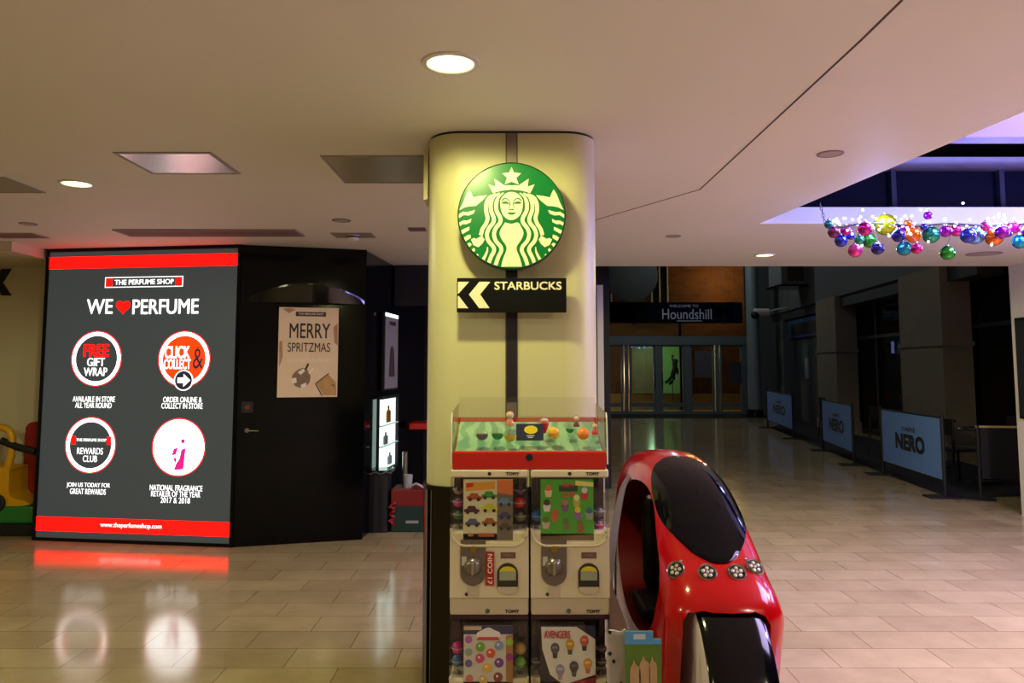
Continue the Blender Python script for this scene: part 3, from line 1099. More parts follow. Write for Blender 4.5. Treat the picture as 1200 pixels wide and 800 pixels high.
badge(112, 420, 30.5, None)
badge(215, 420.5, 30.5, 'orange')
badge(105, 521.5, 30.5, None)
badge(208.5, 524, 31, 'full')
LT('FREE', 112, 410.5, 30, 13, M_lr, 0.03)
LT('GIFT', 111.5, 424, 21, 9, None, 0.01)
LT('WRAP', 111, 435.5, 28, 9, None, 0.01)
LT('CLICK', 207, 412.5, 29, 13, None, 0.035, YP - 0.001)
LT('COLLECT', 207, 426.5, 31, 10.5, None, 0.035, YP - 0.001)
LT('&', 231.5, 420, 12, 22, M_ld, -0.01, YP - 0.001)
u, z = U(214.5, 445.5)
b = MB()
ringmesh(b, u, z, 10.0 * PXM, 11.2 * PXM, YP - 0.004, 0.013)
b.build('arrow_badge_rim', M_lt, o)
MB().prism(circ(u, z, 10 * PXM, 40), YP - 0.003, 0.013, 'y').build('arrow_badge', M_ld, o)
k = PXM
MB().prism([(u - 7 * k, z - 3 * k), (u, z - 3 * k), (u, z - 7 * k), (u + 8 * k, z), (u, z + 7 * k), (u, z + 3 * k), (u - 7 * k, z + 3 * k)],
           YP - 0.0045, 0.013, 'y').build('arrow', M_lt, o)
LT('AVAILABLE IN STORE', 109, 467.5, 51, 6, None, 0.0)
LT('ALL YEAR ROUND', 108.5, 474.8, 44, 6, None, 0.0)
LT('ORDER ONLINE &', 213, 468.2, 45, 6, None, 0.0)
LT('COLLECT IN STORE', 212.5, 475.5, 48, 6, None, 0.0)
# rewards badge
u, z = U(106, 516)
for sgn in (-1, 1):
    MB().box(u + sgn * 21.5 * k - 2.6 * k, u + sgn * 21.5 * k + 2.6 * k, YP - 0.001, 0.013, z - 4.4 * k, z + 4.4 * k).build('badge_tab', M_lr, o)
LT('THE PERFUME SHOP', 106, 515.5, 36, 3.2, None, 0.0)
LT('REWARDS', 104.5, 528.5, 31, 7, None, 0.0)
LT('CLUB', 104.5, 537.5, 17, 7, None, 0.0)
LT('JOIN US TODAY FOR', 102.5, 569, 52, 6, None, 0.0)
LT('GREAT REWARDS', 102, 576, 43, 6, None, 0.0)
LT('NATIONAL FRAGRANCE', 205.5, 571.8, 61, 6, None, 0.0)
LT('RETAILER OF THE YEAR', 205, 579, 57, 6, None, 0.0)
LT('2017 & 2018', 204.5, 586.3, 34, 6, None, 0.0)
LT('www.theperfumeshop.com', 152.5, 616.5, 72, 6.5, None, 0.0, YP - 0.002)
# pink perfume bottle in the last badge
bt = MB()
u, z = U(209, 551)
bt.prism([(u - 6 * k, z), (u + 5 * k, z + 1 * k), (u + 7 * k, z + 24 * k), (u + 2 * k, z + 22 * k), (u + 0 * k, z + 12 * k), (u - 4 * k, z + 6 * k)], YP - 0.002, 0.013, 'y')
bt.prism([(u - 9 * k, z + 15 * k), (u - 4 * k, z + 17 * k), (u - 2 * k, z + 24 * k), (u - 7 * k, z + 23 * k)], YP - 0.002, 0.013, 'y')
bt.prism(circ(u + 3.5 * k, z + 31 * k, 2.4 * k, 14), YP - 0.002, 0.013, 'y')
bt.prism([(u - 5 * k, z + 8 * k), (u - 3 * k, z + 9 * k), (u - 4 * k, z + 14 * k), (u - 7 * k, z + 12 * k)], YP - 0.002, 0.013, 'y')
bt.build('perfume_bottle_print', M_lp, o)

# =================================================================== SHOP KIOSK WALLS
K0 = Vector((L1.x + 0.004, L1.y + 0.01, 0))
K1 = atz(430, 292.5, CEIL)
KA = math.atan2(K1.y - K0.y, K1.x - K0.x)
KW = math.hypot(K1.x - K0.x, K1.y - K0.y)
M_kio = mat('black_lacquer_panel', (5, 5, 7), 0.12, vary=0.25, scale=1.3, spec=0.22)
w = MB()
w.box(0, KW, 0.0, 0.06, 0, CEIL - 0.002)
kw = w.build('wall_shop_front', M_kio)
kw.location = K0
kw.rotation_euler = (0, 0, KA)
struct(kw)
# body behind the lightbox
w = MB()
w.box(0.02, LW - 0.0, 0.165, 0.25, 0, CEIL - 0.002)
b = w.build('wall_shop_left', M_black)
b.location = (L0.x, L0.y, 0)
b.rotation_euler = (0, 0, LA)
struct(b)
# black header over the lightbox up to the ceiling
w = MB()
w.box(-0.01, LW + 0.01, -0.01, 0.16, ztop + 0.001, CEIL - 0.001)
b = w.build('trim_14', M_black)
b.location = (L0.x, L0.y, 0)
b.rotation_euler = (0, 0, LA)
struct(b)


def UK(px, py):
    return plane_uv(px, py, (K0.x, K0.y), KA)


def kth(name, label, cat):
    return thing(name, label, cat, (K0.x, K0.y, 0), KA)


# added to imitate a reflection in the gloss wall: pelmet over the poster
o = kth('bulge', 'added curved glossy black pelmet bulging from the shop wall above the poster', 'bulge')
ua, za = UK(292, 345)
ub, zb_ = UK(427, 352)
zc0, zc1 = UK(380, 356)[1], UK(380, 334)[1]
pm = MB()
n = 28
rows = []
for i in range(n + 1):
    t = i / n
    uu = ua + (ub - ua) * t
    d = -0.16 * max(0.02, (1 - (2 * t - 1) ** 2))
    zt_ = zc0 + (zc1 - zc0) * (0.25 + 0.75 * (1 - (2 * t - 1) ** 2))
    rows.append([pm.bm.verts.new(p) for p in ((uu, -0.001, zt_), (uu, d, zt_), (uu, d, zt_ - 0.015), (uu, d * 0.75, zc0), (uu, -0.001, zc0))])
for a, b in zip(rows, rows[1:]):
    for j in range(5):
        pm.face([a[j], a[(j + 1) % 5], b[(j + 1) % 5], b[j]], 0, False)
pm.face(rows[0])
pm.face(rows[-1][::-1])
pm.build('shell', mat('bulge_gloss_black', (10, 10, 13), 0.14, coat=0.3), o)

# Christmas poster
o = kth('poster', 'beige Merry Spritzmas poster on the black shop wall', 'poster')
pu0, pz0 = UK(324.5, 465.5)
pu1, pz1 = UK(397, 361.5)
pz1 = (UK(327, 359.5)[1] + pz1) / 2
MB().box(pu0, pu1, -0.012, -0.001, pz0, pz1).build('sheet', mat('beige_poster_paper', (214, 186, 156), 0.6, vary=0.12, scale=4), o)
pw, ph = pu1 - pu0, pz1 - pz0
M_ink = mat('poster_dark_ink', (38, 26, 26), 0.6)
M_wink = mat('poster_pale_ink', (225, 208, 192), 0.6)


def PT(px, py):  # from the 600x800 zoom of the poster
    return pu0 + (px - 32) / (512 - 32) * pw, pz1 - (py - 28) / (735 - 28) * ph


def PTX(s, px, py, w_, h_, m, bold=0.0, shear=0.0):
    u, z = PT(px, py)
    return text(s, m, o, u, z, w=w_ / 480 * pw, h=h_ / 707 * ph, y=-0.0125, bold=bold, ext=0.001, shear=shear)


PTX('MERRY', 282, 212, 325, 115, M_ink, 0.012)
PTX('SPRITZMAS', 277, 343, 340, 72, M_ink, 0.006)
PTX('say it with perfume', 272, 448, 340, 50, M_wink, 0.0, 0.35)
u0, z0 = PT(165, 97)
u1, z1 = PT(408, 62)
MB().box(u0, u1, -0.0135, -0.012, z0, z1).build('name_strip', mat('poster_maroon', (62, 26, 24), 0.6), o)
PTX('THE PERFUME SHOP', 287, 79, 200, 14, M_wink, 0.01).location.y = -0.001
pb_ = MB()
for q in ([(150, 560), (200, 515), (250, 510), (290, 560), (285, 620), (240, 660), (180, 650), (150, 610)],):
    pb_.prism(catmull([PT(*p) for p in q], 4, True), -0.0128, -0.012, 'y')
pb_.build('bottle_print', mat('poster_smoky_brown', (120, 96, 82), 0.5, vary=0.3, scale=30), o)
pb_ = MB()
for q in ([(190, 540), (235, 510), (250, 530), (215, 560)], [(140, 590), (180, 580), (185, 620), (150, 630)], [(215, 640), (260, 620), (265, 650), (225, 665)], [(275, 545), (310, 505), (320, 512), (285, 555)]):
    MB().prism([PT(*p) for p in q], -0.0132, -0.0125, 'y').build('sparkle_print', M_wink, o)
pb_ = MB()
pb_.prism([PT(*p) for p in ((245, 515), (268, 468), (282, 476), (260, 522))], -0.0132, -0.0125, 'y')
pb_.build('bottle_top_print', M_ink, o)
fr = MB()
for a, b in (((335, 630), (440, 550)), ((335, 630), (390, 725))):
    A, B = Vector(PT(*a)), Vector(PT(*b))
    nn = Vector((-(B - A).y, (B - A).x)).normalized() * 0.006
    fr.prism([tuple(A + nn), tuple(B + nn), tuple(B - nn), tuple(A - nn)], -0.0132, -0.012, 'y')
fr.build('frame_print', mat('poster_frame_brown', (86, 66, 50), 0.6), o)
fr = MB()
fr.prism([PT(*p) for p in ((345, 628), (440, 560), (500, 620), (505, 725), (400, 722))], -0.0126, -0.012, 'y')
fr.build('ornament_print', mat('poster_gold', (176, 134, 82), 0.5, vary=0.35, scale=20), o)
for q in ([(40, 300), (62, 290), (70, 420), (44, 500)], [(60, 40), (120, 32), (165, 45), (110, 75)], [(450, 640), (500, 630), (490, 660)], [(470, 180), (505, 150), (508, 330), (480, 300)]):
    MB().prism([PT(*p) for p in q], -0.0126, -0.012, 'y').build('foliage_print', mat('poster_tan', (160, 118, 90), 0.6, vary=0.3, scale=14), o)
# small fittings on the left edge of the wall
o = kth('wall_switch', 'small fitting with a red dot on the black shop wall beside the lightbox', 'switch')
u, z = UK(290, 477)
MB().box(u - 0.05, u + 0.05, -0.012, -0.001, z - 0.05, z + 0.05, 0.003).build('plate', M_blackmat, o)
MB().box(u - 0.02, u + 0.02, -0.018, -0.011, z - 0.018, z + 0.018, 0.003).build('red_button', mat('dim_red_button', (120, 10, 20), 0.4), o)
o = kth('wall_lever', 'slim steel lever on the black shop wall beside the lightbox', 'lever')
u, z = UK(295, 504)
MB().tube([(u - 0.04, -0.001, z), (u - 0.04, -0.035, z), (u + 0.06, -0.035, z - 0.004)], 0.006).build('lever', M_steel, o)
MB().cyl((u - 0.04, -0.008, z), 0.02, 0.007, 'y', 20).build('rose', M_steel, o)

# return wall of the kiosk, running back into the shop
RA = math.atan2(SOF - K1.y, atz(468, 314, CEIL).x - K1.x)
RL = math.hypot(SOF - K1.y, atz(468, 314, CEIL).x - K1.x)
# local frame: x along the wall going back, front (-y) faces right towards the shop opening
w = MB()
w.box(0.0, RL + 1.6, 0.02, 0.12, 0, CEIL - 0.003)
b = w.build('wall_shop_return', M_kio)
b.location = (K1.x, K1.y, 0)
b.rotation_euler = (0, 0, RA)
struct(b)


def UR(px, py):
    return plane_uv(px, py, (K1.x, K1.y), RA)


# dark transom across the shop opening
w = MB()
w.box(K1.x + 0.1, 0.3, SOF - 0.1, SOF, 2.25, CEIL - 0.001)
struct(w.build('trim_15', M_blackmat))
o = thing('lit_poster', 'narrow pale upright poster with bright top edge inside the shop entrance', 'poster', (K1.x, K1.y, 0), RA)
u0, z0 = UR(446.5, 458)
u1, z1 = UR(463.5, 369)
MB().box(u0, u1, -0.03, 0.0, z0, z1, 0.003).build('case', M_blackmat, o)
MB().box(u0 + 0.02, u1 - 0.02, -0.036, -0.028, z0 + 0.02, z1 - 0.05).build('sheet', mat('pale_lit_poster', (116, 108, 116), 0.5, emit=0.22, vary=0.2, scale=3), o)
MB().box(u0 + 0.02, u1 - 0.02, -0.036, -0.028, z1 - 0.045, z1 - 0.01).build('lit_edge', mat('lit_poster_edge', (255, 255, 255), 0.5, emit=2.0), o)
bt = MB()
um = (u0 + u1) / 2
bt.prism([(um - 0.12, z0 + 0.14), (um + 0.12, z0 + 0.14), (um + 0.08, z0 + 0.42), (um, z0 + 0.47), (um - 0.08, z0 + 0.42)], -0.039, -0.035, 'y')
bt.build('bottle_print', mat('grey_print', (70, 60, 66), 0.5), o)
bt = MB()
bt.box(um - 0.12, um + 0.14, -0.039, -0.035, z1 - 0.13, z1 - 0.09)
bt.build('title_strip', mat('grey_print', (70, 60, 66), 0.5), o)
o = thing('display_cabinet', 'tall white-lit glass display cabinet under the narrow poster in the shop entrance', 'cabinet', (K1.x, K1.y, 0), RA)
u0, z0 = UR(440.5, 553)
u1, z1 = UR(461.5, 465)
MB().box(u0, u1, -0.02, 0.0, z0, z1).build('lit_back', mat('lit_cabinet_back', (220, 245, 235), 0.5, emit=1.6, ecol=(205, 240, 228), vary=0.15, scale=4), o)
b = MB()
b.box(u0 - 0.008, u0, -0.03, 0.0, z0 - 0.03, z1 + 0.03)
b.box(u1, u1 + 0.03, -0.05, 0.0, z0 - 0.03, z1 + 0.03)
b.box(u0, u1, -0.05, 0.0, z0 - 0.03, z0)
b.box(u0, u1, -0.05, 0.0, z1, z1 + 0.03)
b.build('casing', M_blackmat, o)
for t in (0.33, 0.62):
    zz = z0 + (z1 - z0) * t
    MB().box(u0, u1, -0.055, -0.02, zz, zz + 0.012).build('shelf', mat('pale_glass_shelf', (170, 200, 195), 0.2, emit=0.35), o)
for t, du, c, h in ((0.64, 0.45, (150, 96, 20), 0.17), (0.34, 0.3, (120, 130, 120), 0.12), (0.03, 0.55, (150, 170, 165), 0.12)):
    b = MB()
    uu, zz = u0 + (u1 - u0) * du, z0 + (z1 - z0) * t + 0.006
    b.lathe([(0.0, 0), (0.075, 0), (0.08, 0.01), (0.08, h * 0.65), (0.03, h * 0.75), (0.03, h), (0, h)], (uu, -0.04, zz + 0.007), 'z', 16, sy=0.2)
    oo = b.build('perfume_bottle', mat('bottle_%d' % int(h * 100 + c[0]), c, 0.15))
    oo.location = (K1.x, K1.y, 0)
    oo.rotation_euler = (0, 0, RA)
    tag(oo, {0.64: 'amber bottle on the upper shelf of the lit cabinet', 0.34: 'grey bottle on the middle shelf of the lit cabinet',
             0.03: 'pale bottle standing at the bottom of the lit cabinet'}[t], 'bottle')
# shop stand with black cloth, red and green box
p = atz(439, 624, 0)
o = thing('draped_table', 'small table draped in black cloth at the shop entrance', 'table', (p.x - 0.01, p.y + 0.13, 0))
b = MB()
N = 48
prev = None
for z_, k_ in ((0.0, 1.0), (0.2, 0.97), (0.45, 0.93), (0.55, 0.92), (0.58, 0.88)):
    ring = []
    for i in range(N):
        a_ = 2 * PI * i / N
        sq = 1 / max(abs(math.cos(a_)), abs(math.sin(a_))) ** 0.75
        r_ = 0.145 * sq * k_ * (1 + (0.045 * math.sin(a_ * 11) * (1 - z_ / 0.7)))
        ring.append(b.bm.verts.new((r_ * math.cos(a_), r_ * 0.95 * math.sin(a_), z_)))
    if prev:
        for i in range(N):
            b.face([prev[i], prev[(i + 1) % N], ring[(i + 1) % N], ring[i]], 0, True)
    prev = ring
b.face(prev)
b.build('cloth', M_blackmat, o)
tp = MB()
tp.prism(rrect(-0.15, 0.15, -0.14, 0.14, 0.02), 0.578, 0.588, 'z')
tp.build('tabletop', M_black, o)
b = MB()
pts = [(0.155 * math.cos(2 * PI * i / 40) / max(abs(math.cos(2 * PI * i / 40)), abs(math.sin(2 * PI * i / 40))),
        0.148 * math.sin(2 * PI * i / 40) / max(abs(math.cos(2 * PI * i / 40)), abs(math.sin(2 * PI * i / 40))), 0.565 + 0.012 * math.sin(i * 1.7)) for i in range(40)]
b.tube(pts, 0.006, 6, closed=True)
b.build('silver_trim', mat('silver_tinsel', (130, 130, 135), 0.35, 0.7), o)
q = atz(474, 624, 0)
o = thing('storage_box', 'dark green box with red upper half beside the pillar at the shop entrance', 'box', (q.x + 0.03, q.y + 0.2, 0))
MB().box(-0.165, 0.2, -0.18, 0.18, 0, 0.25, 0.008).build('green_body', mat('dark_green_box', (14, 46, 40), 0.5), o)
MB().box(-0.168, 0.205, -0.185, 0.185, 0.245, 0.40, 0.01).build('red_lid', mat('dark_red_lid', (120, 12, 16), 0.5), o)
MB().box(-0.02, 0.1, -0.188, -0.178, 0.085, 0.11).build('label_strip', mat('pale_label', (150, 150, 140), 0.6), o)
b = MB()
b.tube([(-0.15 + 0.025 * math.cos(t * 1.1), -0.2 + 0.02 * math.sin(t * 1.7), 0.28 - t * 0.012) for t in range(18)], 0.012, 6)
b.build('red_ribbon', mat('red_ribbon', (150, 12, 20), 0.5), o)
bx = q.x + 0.03
o = tag(MB().lathe([(0.028, 0), (0.028, 0.34), (0.024, 0.345), (0, 0.345)], (0, 0, 0), 'z', 18).build('steel_tube', M_steel), 'upright silver tube on the green and red box', 'tube')
o.location = (bx - 0.06, q.y + 0.2, 0.40)
o = tag(MB().lathe([(0.038, 0), (0.045, 0.13), (0.042, 0.13), (0.036, 0.006), (0, 0.006)], (0, 0, 0), 'z', 20).build('paper_cup', mat('white_cup', (165, 165, 165), 0.5)), 'white cup on the green and red box', 'cup')
o.location = (bx - 0.02, q.y + 0.14, 0.40)
o = tag(MB().tube(catmull([(-0.02, 0, 0.012), (0.05, -0.03, 0.05), (0.12, -0.05, 0.02), (0.17, -0.06, 0.012)], 5), 0.011).build('white_cable', mat('white_cable', (190, 190, 190), 0.5)), 'short white cable lying on the green and red box', 'cable')
o.location = (bx + 0.02, q.y + 0.1, 0.40)
o = thing('red_shelf', 'red shelf edge inside the dark shop just left of the pillar', 'shelf', (at(489, 498, 8.9).x, 8.9, at(489, 498, 8.9).z))
MB().box(-0.08, 0.8, -0.1, 0.3, -0.04, 0.03, 0.004).build('board', M_red, o)
MB().box(0.1, 0.15, 0.0, 0.05, -0.9, -0.04).build('leg', M_dark, o)
MB().box(0.6, 0.65, 0.0, 0.05, -0.9, -0.04).build('leg', M_dark, o)

# black chevron mark on the left cream wall
ch_ = [at(*p, 7.84) for p in ((-8, 330), (2, 315), (13, 315), (3, 331), (13, 346), (2, 346))]
m_ = MB()
m_.prism([(p.x, p.z) for p in ch_], 7.835, 7.851, 'y')
tag(m_.build('wall_lettering', M_blackmat), 'black chevron-shaped letter on the cream wall at the left edge', 'sign')

# coin ride half hidden behind the lightbox (vehicle only)
p = atz(8, 627, 0)
o = thing('kiddie_ride', 'yellow, red and green kiddie ride behind the left edge of the lightbox', 'ride', (-4.95, 7.58, 0))
M_yel = mat('ride_yellow', (214, 160, 12), 0.35)
M_gre = mat('ride_green', (40, 120, 46), 0.4)
M_rrd = mat('ride_red', (150, 30, 24), 0.4)
MB().box(-0.62, 0.46, -0.23, 0.22, 0.0, 0.11, 0.01).build('base', M_blackmat, o)
MB().box(-0.60, 0.44, -0.21, 0.2, 0.11, 0.275, 0.025).build('platform', M_gre, o)
b = MB()
b.prism(catmull([(-0.6, 0.275), (0.32, 0.275), (0.34, 0.32), (0.24, 0.345), (0.19, 0.40), (0.18, 0.58), (0.12, 0.63), (-0.6, 0.63)], 4, True), -0.19, 0.1, 'y', smooth=True)
b.build('body', M_yel, o)
MB().prism(rrect(0.13, 0.44, 0.29, 1.04, 0.08), 0.105, 0.2, 'y').build('seat_back', M_rrd, o)
MB().prism(rrect(0.27, 0.38, 0.84, 0.98, 0.04), 0.09, 0.108, 'y').build('seat_patch', M_gre, o)
MB().tube(catmull([(0.12, -0.12, 0.60), (0.155, -0.12, 0.82), (0.12, -0.12, 0.97), (0.0, -0.12, 1.0), (-0.1, -0.12, 0.95), (-0.14, -0.12, 0.8), (-0.12, -0.12, 0.6)], 5), 0.035, 10).build('grab_handle', M_yel, o)
MB().tube([(0.06, -0.14, 0.88), (0.2, -0.13, 0.82), (0.37, -0.10, 0.77)], 0.035).build('lever', M_blackmat, o)
w_ = MB().cyl((0.09, -0.235, 0.30), 0.085, 0.045, 'y', 28, None, 0.012).build('wheel', M_blackmat, o)
MB().cyl((0.09, -0.242, 0.30), 0.05, 0.02, 'y', 24).build('hub', mat('grey_hub', (130, 126, 116), 0.4), w_)

# =================================================================== CAPSULE MACHINES
M_shell = mat('machine_cream_plastic', (214, 202, 168), 0.35, vary=0.02)
M_shell2 = mat('machine_lower_band', (192, 178, 150), 0.4, vary=0.02)
M_burg = mat('machine_burgundy_interior', (48, 14, 24), 0.4)
M_dial = mat('machine_dial_plate', (112, 102, 90), 0.25, 0.4)
M_chrome = mat('worn_chrome', (165, 158, 148), 0.2, 0.9)
M_brown = mat('machine_brown_label', (112, 80, 70), 0.5)
M_ink2 = mat('black_ink', (16, 14, 16), 0.5)
M_chute = mat('machine_chute_dark', (46, 44, 34), 0.35)
M_yel2 = mat('yellow_label', (205, 190, 30), 0.45)
M_pale = mat('chute_pale_flap', (150, 156, 128), 0.3)
GX = {'l': (574 - 600) / 314.0, 'r': (666.5 - 600) / 314.0}
GY = 2.87
GZ = {'u': 0.682, 'd': 0.160}


def dome_outline(x0, x1, z0, z1, r):
    pts = [(x0, z1), (x0, z0 + r)]
    for k in range(9):
        a = PI + PI / 2 * k / 8
        pts.append((x0 + r + r * math.cos(a), z0 + r + r * math.sin(a)))
    for k in range(9):
        a = 1.5 * PI + PI / 2 * k / 8
        pts.append((x1 - r + r * math.cos(a), z0 + r + r * math.sin(a)))
    pts.append((x1, z1))
    return pts


def machine(key, label, card_x0, card_x1, sticker=False):
    o = thing('capsule_machine', label, 'capsule machine', (GX[key[1]], GY, GZ[key[0]]), 0, 'stacked capsule machines')
    b = MB()
    b.box(-0.1435, 0.1435, 0.006, 0.36, 0.0, 0.30, 0.01)
    b.build('body', M_shell, o)
    # face with the concave top edge following the dome
    out = [(-0.1435, 0.064), (0.1435, 0.064), (0.1435, 0.305)]
    inner = dome_outline(-0.136, 0.136, 0.258, 0.305, 0.045)
    b = MB()
    b.prism(out + inner[::-1] + [(-0.1435, 0.305)], -0.004, 0.02, 'y')
    b.build('front_panel', M_shell, o)
    b = MB()
    b.box(-0.142, 0.142, -0.001, 0.02, 0.002, 0.063, 0.006)
    b.build('lower_band', M_shell2, o)
    top = key[0] == 'u'
    b = MB()
    if top:
        b.box(-0.1435, 0.1435, -0.006, 0.36, 0.494, 0.522, 0.006)
    else:
        b.box(-0.1435, 0.1435, 0.0, 0.36, 0.508, 0.522, 0.003)
    b.build('header', M_shell if top else M_burg, o)
    wt = 0.494 if top else 0.508
    b = MB()
    b.box(-0.14, 0.14, 0.13, 0.36, 0.30, wt)
    b.box(-0.126, 0.126, 0.124, 0.131, 0.262, wt)
    b.box(-0.122, -0.108, 0.03, 0.13, 0.44, wt)
    b.box(0.108, 0.122, 0.03, 0.13, 0.44, wt)
    b.build('interior', M_burg, o)
    b = MB()
    pts = dome_outline(-0.1415, 0.1415, 0.252, wt, 0.055)
    b.prism(pts, -0.022, 0.12, 'y', smooth=True)
    b.build('clear_window', M_clear, o)
    # raised lip round the lower window edge
    lip = [(p[0], -0.010, p[1]) for p in dome_outline(-0.1395, 0.1395, 0.250, 0.312, 0.055)]
    MB().tube(lip, 0.0045, 8).build('window_lip', M_shell, o)
    # dial plate
    r = 0.046
    pl = [(-0.105, 0.27), (-0.105, 0.108 + r)] + [(-0.059 + r * math.cos(PI + PI * k / 14), 0.108 + r + r * math.sin(PI + PI * k / 14)) for k in range(1, 14)] + [(-0.013, 0.108 + r), (-0.013, 0.27)]
    d = MB().prism(pl, -0.010, 0.0, 'y').build('dial_plate', M_dial, o)
    b = MB()
    b.lathe([(0.0, -0.030), (0.020, -0.030), (0.026, -0.026), (0.031, -0.013), (0.034, -0.0095), (0, -0.0095)], (-0.06, 0, 0.176), 'y', 28)
    b.build('knob', mat('grey_knob', (126, 118, 106), 0.22, 0.5), d)
    b = MB()
    b.box(-0.066, -0.054, -0.044, -0.028, 0.152, 0.200, 0.004)
    b.build('knob_grip', M_chrome, d)
    b = MB()
    b.lathe([(0.0, -0.014), (0.012, -0.014), (0.013, -0.009), (0, -0.009)], (-0.058, 0, 0.238), 'y', 20)
    b.build('coin_slot', mat('brass_coin_slot', (150, 120, 40), 0.35, 0.7), d)
    MB().box(-0.100, -0.082, -0.012, -0.0095, 0.180, 0.212).build('slot_label', mat('pale_slot_label', (186, 180, 164), 0.5), d)
    b = MB()
    b.box(-0.082, -0.036, -0.0045, 0.0, 0.066, 0.106)
    b.build('coin_return', M_shell2, o)
    # chute
    r = 0.037
    arch = [(0.029, 0.100), (0.105, 0.100), (0.105, 0.150)] + [(0.067 + 0.038 * math.cos(PI * k / 14), 0.150 + 0.038 * math.sin(PI * k / 14)) for k in range(1, 14)] + [(0.029, 0.150)]
    c = MB().prism(arch, -0.009, 0.0, 'y').build('chute', M_chute, o)
    MB().box(0.037, 0.097, -0.012, -0.008, 0.128, 0.162, 0.0).build('flap', M_pale, c)
    ye = [(0.038, 0.160), (0.096, 0.160)] + [(0.067 + 0.029 * math.cos(PI * k / 10), 0.160 + 0.017 * math.sin(PI * k / 10)) for k in range(1, 10)]
    MB().prism(ye, -0.013, -0.008, 'y').build('yellow_label', M_yel2, c)
    lipz = [(0.030, 0.104), (0.104, 0.104)] + [(0.067 + 0.037 * math.cos(-PI * k / 12), 0.104 + 0.026 * math.sin(-PI * k / 12)) for k in range(1, 12)]
    MB().prism(lipz, -0.012, 0.0, 'y').build('chute_lip', M_shell2, c)
    MB().box(0.041, 0.096, -0.0055, -0.0035, 0.204, 0.226).build('brown_label', M_brown, o)
    text('OPEN', mat('label_dim_print', (160, 130, 116), 0.5), o, 0.0685, 0.215, w=0.03, h=0.008, y=-0.0058)
    if sticker:
        s = MB().box(-0.012, 0.018, -0.0125, -0.0035, 0.110, 0.228).build('red_sticker', mat('red_sticker', (168, 26, 18), 0.45), o)
        text('£1 COIN', mat('sticker_print', (236, 214, 196), 0.5), s, 0.003, 0.169, w=0.105, h=0.016, y=-0.0128, rot=R(90), bold=0.02)
    if top:
        text('TOMY', M_ink2, o, 0.084, 0.508, w=0.048, h=0.0105, y=-0.0065, bold=0.045)
    text('TOMY', M_ink2, o, 0.083, 0.016, w=0.05, h=0.0105, y=-0.0015, bold=0.045)
    if top:
        MB().lathe([(0.0, -0.009), (0.0055, -0.009), (0.007, -0.006), (0.0075, 0.0)], (0.0, 0, 0.508), 'y', 16).build('header_lock', M_ink2, o)
    MB().lathe([(0.0, -0.007), (0.006, -0.007), (0.008, -0.004), (0.0085, 0.002)], (-0.006, 0, 0.017), 'y', 16).build('lock', M_dial, o)
    MB().lathe([(0.0, -0.007), (0.006, -0.006), (0.0065, 0.002)], (-0.083, 0, 0.077), 'y', 14).build('screw', M_chute, o)
    if key[1] == 'r':
        for zz in (0.34, 0.30):
            MB().lathe([(0.0, -0.025), (0.003, -0.0245), (0.0035, -0.022)], (0.13, 0, zz), 'y', 8).build('rivet', M_chrome, o)
    card = MB().box(card_x0, card_x1, 0.006, 0.009, 0.266, 0.486)
    return o, card


MAC = {}


def card_prints(par, items):
    """items: (name, colour, [polygons in card-local (0..1,0..1)])"""
    pass


CARDS = {
    'ul': ('upper left capsule machine of the four with toy car picture card', -0.096, 0.086, (208, 200, 160)),
    'ur': ('upper right capsule machine of the four with bright green picture card', -0.107, 0.088, (70, 160, 30)),
    'dl': ('lower left capsule machine of the four with colourful ball picture card', -0.092, 0.086, (206, 200, 184)),
    'dr': ('lower right capsule machine of the four with white hexagon picture card', -0.110, 0.090, (42, 34, 38)),
}
for kx, (lab, c0, c1, cc) in CARDS.items():
    o, cb_ = machine(kx, lab, c0, c1, sticker=(kx == 'ul'))
    cd = cb_.build('picture_card', mat('card_' + kx, cc, 0.45, vary=0.03), o)
    MAC[kx] = (o, cd, c0, c1)


def CP(kx, u, v):
    o, cd, c0, c1 = MAC[kx]
    return (c0 + (c1 - c0) * u, 0.266 + 0.220 * v)


def cpoly(kx, pts, col, name, y=0.0055, layer=0):
    mb = MB()
    mb.prism([CP(kx, *p) for p in pts], y - 0.0012 * layer, 0.0065, 'y')
    return mb.build(name, mat('print_%02x%02x%02x' % col, col, 0.5, vary=0.08, scale=40), MAC[kx][1])


def cdisc(kx, u, v, r, col, name, layer=0, ry=None):
    o, cd, c0, c1 = MAC[kx]
    x, z = CP(kx, u, v)
    mb = MB()
    mb.prism(circ(x, z, r, 20, rz=ry), 0.0055 - 0.0012 * layer, 0.0065, 'y')
    return mb.build(name, mat('print_%02x%02x%02x' % col, col, 0.5, vary=0.08, scale=40), cd)


def ctext(kx, s, u, v, w, h, col, bold=0.02, layer=1, rot=0.0):
    x, z = CP(kx, u, v)
    return text(s, mat('print_%02x%02x%02x' % col, col, 0.5, vary=0.08, scale=40), MAC[kx][1], x, z, w=w, h=h, y=0.0055 - 0.0012 * layer, bold=bold, rot=rot)


